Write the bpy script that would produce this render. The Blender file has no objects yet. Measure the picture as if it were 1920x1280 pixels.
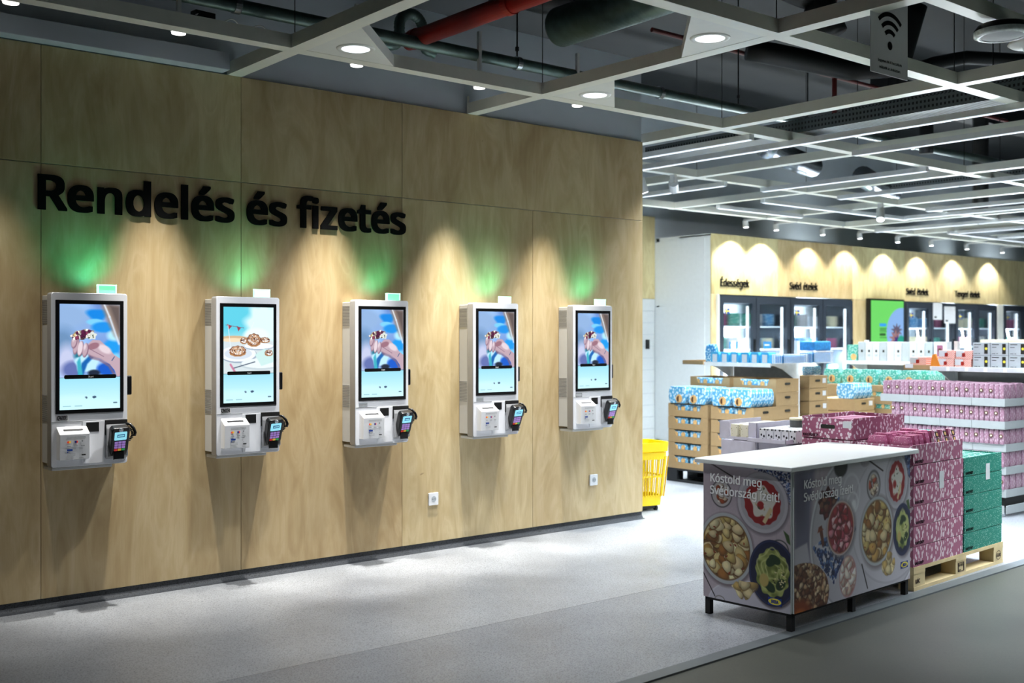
import bpy, math, random, json
import numpy as np
from mathutils import Vector, Matrix, noise as mnoise
from mathutils.geometry import tessellate_polygon
random.seed(7)
SC = bpy.context.scene
COL = SC.collection
PI = math.pi

# ------------------------------------------------------------------ camera, world, lights, exposure
cam = bpy.data.cameras.new('camera')
cam.sensor_width = 36.0
cam.lens = 2054.0 / 1920 * 36
cam.shift_y = -10.0 / 1920
cam.clip_start = 0.05
cam.dof.use_dof = True
cam.dof.focus_distance = 6.6
cam.dof.aperture_fstop = 2.2
camo = bpy.data.objects.new('camera', cam)
camo.location = (0, 0, 1.55)
camo.rotation_euler = (PI/2, 0, -math.atan2(.636, .772))
COL.objects.link(camo)
SC.camera = camo
SC.view_settings.view_transform = 'Standard'
SC.view_settings.look = 'None'
SC.view_settings.gamma = 1
SC.view_settings.use_curve_mapping = False
SC.view_settings.exposure = 0.0
wd = bpy.data.worlds.new('store_ambient'); SC.world = wd; wd.use_nodes = True
wd.node_tree.nodes['Background'].inputs[0].default_value = (.62, .82, .85, 1)
wd.node_tree.nodes['Background'].inputs[1].default_value = 0.03

def lamp(name, kind, loc, energy, color=(1, 1, 1), target=None, parent=None, **kw):
    l = bpy.data.lights.new(name, kind); l.energy = energy; l.color = color
    for k, v in kw.items(): setattr(l, k, v)
    o = bpy.data.objects.new(name, l); COL.objects.link(o); o.location = loc
    if target is not None:
        o.rotation_euler = (Vector(target) - Vector(loc)).to_track_quat('-Z', 'Y').to_euler()
    if parent is not None:
        o.parent = parent
        o.location = Vector(loc) - parent.location
    return o
KIOSK_SPOT_W = 720
SPOT_COL = (1.0, .965, .90)
TRACK_W = 35          # per metre of LED track
FREEZER_SPOT_W = 85
DOWN_W = 185

# ------------------------------------------------------------------ materials
def L(c):
    return tuple(((v/255)/12.92 if v/255 <= .04045 else ((v/255+.055)/1.055)**2.4) for v in c[:3]) + (1,)
MATS = {}
def newmat(name):
    m = bpy.data.materials.new(name); m.use_nodes = True
    return m, m.node_tree, m.node_tree.nodes, m.node_tree.links, m.node_tree.nodes['Principled BSDF']
def coords(N, K, scale=(1, 1, 1), which='Object'):
    tc = N.new('ShaderNodeTexCoord'); mp = N.new('ShaderNodeMapping')
    mp.inputs['Scale'].default_value = scale
    K.new(tc.outputs[which], mp.inputs[0]); return mp.outputs[0]
def plain(name, c, rough=.5, metal=0., vary=.06, scale=18., bump=0., emit=None, es=0., spec=.5):
    if name in MATS: return MATS[name]
    m, T, N, K, P = newmat(name)
    v = coords(N, K)
    nz = N.new('ShaderNodeTexNoise'); nz.inputs['Scale'].default_value = scale; nz.inputs['Detail'].default_value = 4
    K.new(v, nz.inputs['Vector'])
    r = N.new('ShaderNodeMapRange'); r.inputs[1].default_value = .3; r.inputs[2].default_value = .7
    r.inputs[3].default_value = 1-vary; r.inputs[4].default_value = 1+vary
    K.new(nz.outputs[0], r.inputs[0])
    mx = N.new('ShaderNodeVectorMath'); mx.operation = 'SCALE'; mx.inputs[0].default_value = L(c)[:3]
    K.new(r.outputs[0], mx.inputs['Scale']); K.new(mx.outputs[0], P.inputs['Base Color'])
    P.inputs['Roughness'].default_value = rough; P.inputs['Metallic'].default_value = metal
    P.inputs['Specular IOR Level'].default_value = spec
    if bump:
        b = N.new('ShaderNodeBump'); b.inputs['Strength'].default_value = bump; b.inputs['Distance'].default_value = .004
        K.new(nz.outputs[0], b.inputs['Height']); K.new(b.outputs[0], P.inputs['Normal'])
    if emit is not None:
        P.inputs['Emission Color'].default_value = L(emit); P.inputs['Emission Strength'].default_value = es
    MATS[name] = m; return m
def ramp(N, stops, interp='LINEAR'):
    r = N.new('ShaderNodeValToRGB'); r.color_ramp.interpolation = interp
    e = r.color_ramp.elements
    while len(e) < len(stops): e.new(.5)
    for i, (p, c) in enumerate(stops): e[i].position = p; e[i].color = L(c)
    return r
def plywood(name, tint=(1, 1, 1)):
    m, T, N, K, P = newmat(name)
    oi = N.new('ShaderNodeObjectInfo')
    tc = N.new('ShaderNodeTexCoord')
    add = N.new('ShaderNodeVectorMath'); add.operation = 'ADD'
    sc = N.new('ShaderNodeVectorMath'); sc.operation = 'SCALE'; sc.inputs[0].default_value = (37, 11, 23)
    K.new(oi.outputs['Random'], sc.inputs['Scale'])
    K.new(tc.outputs['Object'], add.inputs[0]); K.new(sc.outputs[0], add.inputs[1])
    def nz(scale, s, det=5, dist=0.):
        mp = N.new('ShaderNodeMapping'); mp.inputs['Scale'].default_value = scale
        K.new(add.outputs[0], mp.inputs[0])
        n = N.new('ShaderNodeTexNoise'); n.inputs['Scale'].default_value = s; n.inputs['Detail'].default_value = det
        n.inputs['Distortion'].default_value = dist
        K.new(mp.outputs[0], n.inputs['Vector']); return n
    big = nz((1.3, 1, .45), 1.6, 5, 1.6)
    swirl = nz((2.2, 1, .6), 2.6, 7, 2.6)
    grain = nz((60, 8, 2.2), 3., 4)
    knots = nz((3, 3, 2.2), 2.4, 2, .6)
    r1 = ramp(N, [(.3, (207, 188, 148)), (.48, (218, 201, 161)), (.62, (227, 212, 175)), (.78, (211, 192, 151))])
    K.new(swirl.outputs[0], r1.inputs[0])
    r2 = ramp(N, [(.3, (226, 220, 210)), (.7, (255, 255, 255))]); K.new(big.outputs[0], r2.inputs[0])
    r3 = ramp(N, [(.25, (249, 247, 243)), (.6, (255, 255, 255))]); K.new(grain.outputs[0], r3.inputs[0])
    r4 = ramp(N, [(.17, (120, 80, 50)), (.205, (255, 255, 255))]); K.new(knots.outputs[0], r4.inputs[0])
    r5 = ramp(N, [(0., (222, 212, 200)), (.5, (250, 246, 240)), (1., (235, 238, 225))]); K.new(oi.outputs['Random'], r5.inputs[0])
    cur = r1.outputs[0]
    for r in (r2, r3, r4, r5):
        mm = N.new('ShaderNodeMix'); mm.data_type = 'RGBA'; mm.blend_type = 'MULTIPLY'; mm.inputs[0].default_value = 1
        K.new(cur, mm.inputs[6]); K.new(r.outputs[0], mm.inputs[7]); cur = mm.outputs[2]
    mm = N.new('ShaderNodeMix'); mm.data_type = 'RGBA'; mm.blend_type = 'MULTIPLY'; mm.inputs[0].default_value = 1
    mm.inputs[7].default_value = (*tint, 1); K.new(cur, mm.inputs[6])
    K.new(mm.outputs[2], P.inputs['Base Color'])
    P.inputs['Roughness'].default_value = .42
    b = N.new('ShaderNodeBump'); b.inputs['Strength'].default_value = .12; b.inputs['Distance'].default_value = .002
    K.new(grain.outputs[0], b.inputs['Height']); K.new(b.outputs[0], P.inputs['Normal'])
    MATS[name] = m; return m
def blobs(name, base, spot, scale, thr, stretch=(1, 1, 1), rough=.55, soft=.06, third=None, jitter=1.):
    """printed pattern: voronoi blobs on a base colour"""
    if name in MATS: return MATS[name]
    m, T, N, K, P = newmat(name)
    v = coords(N, K, stretch)
    vo = N.new('ShaderNodeTexVoronoi'); vo.inputs['Scale'].default_value = scale; vo.inputs['Randomness'].default_value = jitter
    K.new(v, vo.inputs['Vector'])
    r = ramp(N, [(thr, spot), (thr+soft, base)]); K.new(vo.outputs['Distance'], r.inputs[0])
    cur = r.outputs[0]
    if third:
        nz = N.new('ShaderNodeTexNoise'); nz.inputs['Scale'].default_value = scale*.35; K.new(v, nz.inputs['Vector'])
        r2 = ramp(N, [(.5, (0, 0, 0)), (.56, (255, 255, 255))]); K.new(nz.outputs[0], r2.inputs[0])
        mm = N.new('ShaderNodeMix'); mm.data_type = 'RGBA'; K.new(r2.outputs[0], mm.inputs[0])
        mm.inputs[7].default_value = L(third); K.new(cur, mm.inputs[6]); cur = mm.outputs[2]
    K.new(cur, P.inputs['Base Color']); P.inputs['Roughness'].default_value = rough
    MATS[name] = m; return m
def floor_mat(name, c1, c2, rough, speck=0., cloud=2., bump=.02):
    m, T, N, K, P = newmat(name)
    v = coords(N, K)
    a = N.new('ShaderNodeTexNoise'); a.inputs['Scale'].default_value = cloud; a.inputs['Detail'].default_value = 6; K.new(v, a.inputs['Vector'])
    r = ramp(N, [(.3, c1), (.7, c2)]); K.new(a.outputs[0], r.inputs[0]); cur = r.outputs[0]
    if speck:
        s = N.new('ShaderNodeTexNoise'); s.inputs['Scale'].default_value = 140; s.inputs['Detail'].default_value = 2; K.new(v, s.inputs['Vector'])
        g = 255-int(255*speck)
        r2 = ramp(N, [(.36, (g, g, g)), (.5, (250, 250, 250)), (.64, (255, 255, 255))]); K.new(s.outputs[0], r2.inputs[0])
        mm = N.new('ShaderNodeMix'); mm.data_type = 'RGBA'; mm.blend_type = 'MULTIPLY'; mm.inputs[0].default_value = 1
        K.new(cur, mm.inputs[6]); K.new(r2.outputs[0], mm.inputs[7]); cur = mm.outputs[2]
    K.new(cur, P.inputs['Base Color'])
    rr = N.new('ShaderNodeMapRange'); rr.inputs[3].default_value = rough-.06; rr.inputs[4].default_value = rough+.1
    K.new(a.outputs[0], rr.inputs[0]); K.new(rr.outputs[0], P.inputs['Roughness'])
    b = N.new('ShaderNodeBump'); b.inputs['Strength'].default_value = bump; b.inputs['Distance'].default_value = .01
    K.new(a.outputs[0], b.inputs['Height']); K.new(b.outputs[0], P.inputs['Normal'])
    MATS[name] = m; return m
def holes_mat(name, base, hole, sx, sz):
    """perforated sheet: rows of punched slots along the tray"""
    m, T, N, K, P = newmat(name)
    v = coords(N, K, (sx, sx, sz)); sp = N.new('ShaderNodeSeparateXYZ'); K.new(v, sp.inputs[0])
    outs = []
    for i in (1, 2):
        fr = N.new('ShaderNodeMath'); fr.operation = 'FRACT'; K.new(sp.outputs[i], fr.inputs[0])
        gt = N.new('ShaderNodeMath'); gt.operation = 'GREATER_THAN'; gt.inputs[1].default_value = .52; K.new(fr.outputs[0], gt.inputs[0]); outs.append(gt)
    mu = N.new('ShaderNodeMath'); mu.operation = 'MULTIPLY'; K.new(outs[0].outputs[0], mu.inputs[0]); K.new(outs[1].outputs[0], mu.inputs[1])
    mm = N.new('ShaderNodeMix'); mm.data_type = 'RGBA'; mm.inputs[6].default_value = L(base); mm.inputs[7].default_value = L(hole)
    K.new(mu.outputs[0], mm.inputs[0]); K.new(mm.outputs[2], P.inputs['Base Color']); P.inputs['Roughness'].default_value = .4
    MATS[name] = m; return m
def stripes(name, a, b, scale, ang=0., rough=.5, wid=.5):
    if name in MATS: return MATS[name]
    m, T, N, K, P = newmat(name)
    tc = N.new('ShaderNodeTexCoord'); mp = N.new('ShaderNodeMapping'); mp.inputs['Rotation'].default_value = (ang, 0, ang*.5)
    K.new(tc.outputs['Object'], mp.inputs[0])
    w = N.new('ShaderNodeTexWave'); w.inputs['Scale'].default_value = scale; w.bands_direction = 'Z' if ang else 'Y'; K.new(mp.outputs[0], w.inputs['Vector'])
    r = ramp(N, [(wid-.03, a), (wid+.03, b)]); K.new(w.outputs[0], r.inputs[0]); K.new(r.outputs[0], P.inputs['Base Color'])
    P.inputs['Roughness'].default_value = rough; MATS[name] = m; return m
def paint_mat(name, rough=.35, es=0.):
    """flat print: colours stored on the sheet's own vertices"""
    m, T, N, K, P = newmat(name)
    a = N.new('ShaderNodeVertexColor'); a.layer_name = 'print'
    P.inputs['Roughness'].default_value = rough
    if es:
        P.inputs['Base Color'].default_value = (.01, .01, .01, 1)
        K.new(a.outputs[0], P.inputs['Emission Color']); P.inputs['Emission Strength'].default_value = es
    else: K.new(a.outputs[0], P.inputs['Base Color'])
    MATS[name] = m; return m
def glass_mat(name):
    m, T, N, K, P = newmat(name)
    P.inputs['Base Color'].default_value = (.9, .97, 1, 1); P.inputs['Roughness'].default_value = .03
    P.inputs['Transmission Weight'].default_value = 1; P.inputs['IOR'].default_value = 1.05
    P.inputs['Alpha'].default_value = .35
    MATS[name] = m; return m

M = MATS
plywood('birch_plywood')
plywood('birch_plywood_lit', (1.22, 1.27, 1.25))  # lighter tint puts a general light wash into the far birch colour
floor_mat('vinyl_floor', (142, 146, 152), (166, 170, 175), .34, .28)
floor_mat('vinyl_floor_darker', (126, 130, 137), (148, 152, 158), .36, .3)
floor_mat('concrete_floor', (54, 57, 51), (76, 78, 70), .46, .1, 1.2, .05)
floor_mat('skirting_vinyl', (52, 56, 62), (70, 74, 80), .5, .4)
plain('white_frame', (232, 236, 230), .42, 0, .02)
plain('ceiling_beam', (240, 243, 232), .32, 0, .02)
plain('ceiling_deck', (22, 26, 27), .8, 0, .2, 3)
plain('upper_wall_grey', (206, 214, 224), .75, 0, .05, 2)
plain('rear_wall_grey', (196, 206, 212), .8, 0, .12, 1)
plain('white_wall', (226, 234, 236), .5, 0, .02)
plain('white_tile', (225, 232, 234), .2, 0, .02)
plain('grout', (150, 156, 158), .8)
plain('black_plastic', (9, 9, 11), .32)
plain('black_matt', (14, 14, 15), .7)
plain('kiosk_white', (243, 245, 250), .35, 0, .01)
plain('kiosk_silver', (170, 172, 176), .35, .4, .03)
plain('kiosk_cabinet', (205, 206, 204), .45, 0, .01)
plain('vent_grey', (140, 142, 144), .5)
plain('box_white', (238, 239, 241), .4, 0, .01)
plain('slot_black', (4, 4, 5), .6)
plain('lamp_green', (150, 230, 190), .5, emit=(120, 235, 180), es=1.0)
plain('lamp_green_rim', (200, 240, 225), .4, emit=(190, 250, 225), es=1.3)
plain('led_white', (255, 255, 255), .5, emit=(235, 244, 255), es=2.6)
plain('led_track', (255, 255, 255), .5, emit=(222, 236, 255), es=.95)
plain('led_freezer', (255, 255, 255), .5, emit=(235, 248, 255), es=1.6)
plain('red_paint', (150, 28, 18), .35, 0, .15, 6)
plain('red_dark', (90, 20, 16), .5)
plain('steel_galv', (92, 112, 108), .35, .5, .25, 12)
plain('silver_foil', (170, 180, 190), .25, .9, .2, 8, .3)
plain('dark_duct', (14, 16, 17), .6)
plain('cardboard', (158, 131, 92), .75, 0, .05, 30)
plain('cardboard_dark', (120, 98, 70), .8, 0, .08)
plain('tray_white', (152, 158, 160), .55, 0, .03)
plain('shelf_white', (236, 240, 240), .35)
plain('shelf_grey', (120, 122, 122), .5, 0, .1)
plain('pallet_wood', (206, 186, 142), .7, 0, .12, 9, .2)
plain('black_pallet', (28, 30, 33), .6)
plain('yellow_plastic', (250, 214, 10), .32, 0, .02)
plain('counter_white', (236, 242, 243), .3, 0, .01)
plain('text_black', (4, 4, 5), .8, spec=.15)
plain('text_white', (252, 253, 255), .5)
plain('ink_brown', (50, 34, 26), .7)
plain('sign_grey', (226, 228, 232), .6, 0, .02)
plain('rim_blue', (20, 62, 150), .4)
plain('logo_blue', (10, 48, 140), .4)
plain('logo_yellow', (236, 222, 70), .4)
plain('key_lilac', (190, 160, 215), .4, emit=(150, 110, 190), es=.5)
plain('key_red', (220, 50, 40), .4, emit=(220, 50, 40), es=.3)
plain('key_yellow', (235, 190, 60), .4, emit=(235, 190, 60), es=.3)
plain('key_green', (40, 170, 90), .4, emit=(40, 170, 90), es=.3)
plain('pos_screen', (120, 190, 210), .3, emit=(140, 215, 235), es=.9)
plain('pos_blue', (20, 90, 140), .3, emit=(10, 90, 140), es=.3)
plain('chrome', (190, 195, 200), .2, .9)
plain('clear_rim', (190, 200, 200), .15, .1, .2, 60)
plain('socket_white', (235, 238, 242), .35)
plain('pink_side', (150, 88, 118), .6)
plain('cream', (226, 220, 190), .6)
plain('tin_grey', (96, 98, 96), .4, .2)
plain('lilac_carton', (196, 192, 206), .6)
plain('label_white', (204, 208, 212), .6)
plain('bag_blue', (60, 160, 206), .5, 0, .08)
plain('bag_blue_dark', (36, 120, 180), .5, 0, .25, 30)
plain('choc_brown', (74, 46, 32), .6)
plain('biscuit', (206, 164, 104), .7, 0, .2, 60)
plain('flag_yellow', (240, 220, 60), .5)
plain('grey_carton', (176, 184, 190), .6)
plain('photo_black', (30, 30, 26), .5)
plain('orange_paper', (214, 130, 40), .6)
plain('peach_paper', (240, 196, 176), .6)
plain('freezer_frame', (44, 52, 62), .4)
plain('freezer_inner', (225, 240, 250), .5)
plain('spot_white', (225, 228, 228), .4)
plain('spot_lens', (255, 255, 255), .3, emit=(245, 250, 255), es=6.)
plain('spot_lens_wall', (255, 255, 255), .3, emit=(255, 250, 245), es=3.)
plain('floor_strip', (88, 94, 98), .45, 0, .05)
blobs('pink_leaf', (158, 92, 120), (222, 206, 214), 54, .37, (1, 1, .5))
blobs('pink_leaf_big', (152, 84, 112), (224, 206, 216), 46, .36, (1, 1, .75))
blobs('pink_pack', (176, 92, 130), (216, 178, 198), 95, .22, (1, 1, .8), .35)
blobs('green_dot', (18, 122, 106), (196, 222, 208), 125, .2, (1, 1, .7))
blobs('blue_pack', (84, 156, 196), (200, 222, 232), 46, .38, (1, 1, .7), .3, .1)
blobs('blue_pack_dark', (52, 132, 190), (190, 224, 240), 60, .36, (1, 1, .7), .3, .1)
blobs('teal_pack', (72, 164, 146), (190, 222, 212), 60, .34, (1, 1, 1), .3, .1)
blobs('wafer_pack', (144, 108, 128), (182, 160, 172), 70, .3, (1, 1, .5), .3, .15)
blobs('plant_pack', (222, 216, 196), (130, 120, 60), 70, .16, (1, 1, .7), .5)
blobs('script_pack', (196, 196, 198), (20, 20, 22), 42, .3, (1, 1.2, .8), .5, .02)
stripes('red_weave', (214, 92, 74), (240, 226, 216), 26, .8, .5)
stripes('wire_mesh', (70, 150, 200), (232, 238, 240), 40, 0, .4, .6)
holes_mat('perforated_steel', (96, 104, 108), (10, 12, 14), 30, 24)
paint_mat('poster_print', .5)
paint_mat('screen_print', .2, 1.2)
glass_mat('freezer_glass')

# ------------------------------------------------------------------ mesh helpers
class MB:
    def __init__(s): s.v = []; s.f = []; s.m = []
    def add(s, vs, fs, mi=0):
        b = len(s.v); s.v += [tuple(v) for v in vs]; s.f += [tuple(i+b for i in f) for f in fs]; s.m += [mi]*len(fs); return s
    def box(s, x0, x1, y0, y1, z0, z1, mi=0, R=None):
        vs = [Vector((x, y, z)) for z in (z0, z1) for y in (y0, y1) for x in (x0, x1)]
        if R is not None: vs = [R @ v for v in vs]
        return s.add(vs, [(0, 2, 3, 1), (4, 5, 7, 6), (0, 1, 5, 4), (2, 6, 7, 3), (0, 4, 6, 2), (1, 3, 7, 5)], mi)
    def prism(s, pts, d0, d1, axis='y', mi=0, R=None):
        """outline pts extruded along an axis; y: pts are (x,z); x: (y,z); z: (x,y)"""
        n = len(pts)
        def mk(p, d): return Vector({'y': (p[0], d, p[1]), 'x': (d, p[0], p[1]), 'z': (p[0], p[1], d)}[axis])
        vs = [mk(p, d0) for p in pts] + [mk(p, d1) for p in pts]
        if R is not None: vs = [R @ v for v in vs]
        fs = [tuple(range(n)), tuple(range(2*n-1, n-1, -1))] + [(i, i+n, (i+1) % n+n, (i+1) % n) for i in range(n)]
        return s.add(vs, fs, mi)
    def cyl(s, p0, p1, r0, r1=None, n=20, mi=0, cap=True):
        r1 = r0 if r1 is None else r1
        p0, p1 = Vector(p0), Vector(p1); q = (p1-p0).to_track_quat('Z', 'Y')
        vs = []
        for p, r in ((p0, r0), (p1, r1)):
            for i in range(n):
                a = 2*PI*i/n; vs.append(p + q @ Vector((r*math.cos(a), r*math.sin(a), 0)))
        fs = [(i, (i+1) % n, (i+1) % n+n, i+n) for i in range(n)]
        if cap: fs += [tuple(range(n-1, -1, -1)), tuple(range(n, 2*n))]
        return s.add(vs, fs, mi)
    def lathe(s, prof, c=(0, 0, 0), n=28, mi=0):
        vs = []; k = len(prof); c = Vector(c)
        for i in range(n):
            a = 2*PI*i/n
            for r, z in prof: vs.append(c + Vector((r*math.cos(a), r*math.sin(a), z)))
        fs = [(i*k+j, ((i+1) % n)*k+j, ((i+1) % n)*k+j+1, i*k+j+1) for i in range(n) for j in range(k-1)]
        return s.add(vs, fs, mi)
    def tube(s, pts, r, n=10, mi=0, ripple=0., closed=False):
        pts = [Vector(p) for p in pts]; vs = []; m = len(pts); up = Vector((0, 0, 1)); prev = None
        for i, p in enumerate(pts):
            d = (pts[min(i+1, m-1)]-pts[max(i-1, 0)]).normalized()
            a = up.cross(d) if prev is None else prev - d*prev.dot(d)
            if a.length < 1e-4: a = Vector((1, 0, 0)).cross(d)
            a.normalize(); prev = a; b = d.cross(a)
            rr = r*(1+(ripple if i % 2 else 0))
            for k in range(n):
                t = 2*PI*k/n; vs.append(p + a*rr*math.cos(t) + b*rr*math.sin(t))
        fs = [(i*n+k, i*n+(k+1) % n, (i+1)*n+(k+1) % n, (i+1)*n+k) for i in range(m-1) for k in range(n)]
        fs += [tuple(range(n-1, -1, -1)), tuple((m-1)*n+k for k in range(n))]
        return s.add(vs, fs, mi)
    def mesh(s, name, mats, smooth=False):
        me = bpy.data.meshes.new(name); me.from_pydata(s.v, [], s.f)
        for m in (mats if isinstance(mats, (list, tuple)) else [mats]): me.materials.append(M[m] if isinstance(m, str) else m)
        if any(s.m): me.polygons.foreach_set('material_index', s.m)
        if smooth: me.polygons.foreach_set('use_smooth', [True]*len(s.f))
        me.update(); return me
    def build(s, name, mats, parent=None, loc=(0, 0, 0), smooth=False, bevel=0., seg=2):
        o = bpy.data.objects.new(name, s.mesh(name, mats, smooth)); COL.objects.link(o); o.location = loc
        if parent is not None: o.parent = parent
        if bevel:
            b = o.modifiers.new('bevel', 'BEVEL'); b.width = bevel; b.segments = seg; b.limit_method = 'ANGLE'; b.angle_limit = .6
        if smooth:
            pass
        return o
def B(*a, **k): return MB().box(*a, **k)
def auto(o):
    """smooth rounded faces, keep hard edges"""
    me = o.data; me.polygons.foreach_set('use_smooth', [True]*len(me.polygons))
    me.set_sharp_from_angle(angle=.7); return o
def tag(o, label, cat, group=None):
    o['label'] = label; o['category'] = cat
    if group: o['group'] = group
    return o
def thing(name, label, cat, loc=(0, 0, 0), rotz=0., group=None):
    o = bpy.data.objects.new(name, None); o.empty_display_size = .1; COL.objects.link(o)
    o.location = loc; o.rotation_euler = (0, 0, rotz); return tag(o, label, cat, group)
def struct(o): o['kind'] = 'structure'; return o
CH = {}
def kids(o): return CH.get(o.name) or [c for c in bpy.data.objects if c.parent == o]
def dup(root, loc, rotz, label, group=None):
    r = root.copy(); COL.objects.link(r); r.location = loc; r.rotation_euler = (0, 0, rotz); r['label'] = label
    if group: r['group'] = group
    for ch in TREE[root.name]:
        c = ch[0].copy(); COL.objects.link(c); c.parent = r
        for g in ch[1]:
            d = g.copy(); COL.objects.link(d); d.parent = c
    return r
TREE = {}
def remember(root):
    al = list(bpy.data.objects)
    TREE[root.name] = [(c, [g for g in al if g.parent == c]) for c in al if c.parent == root]

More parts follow.
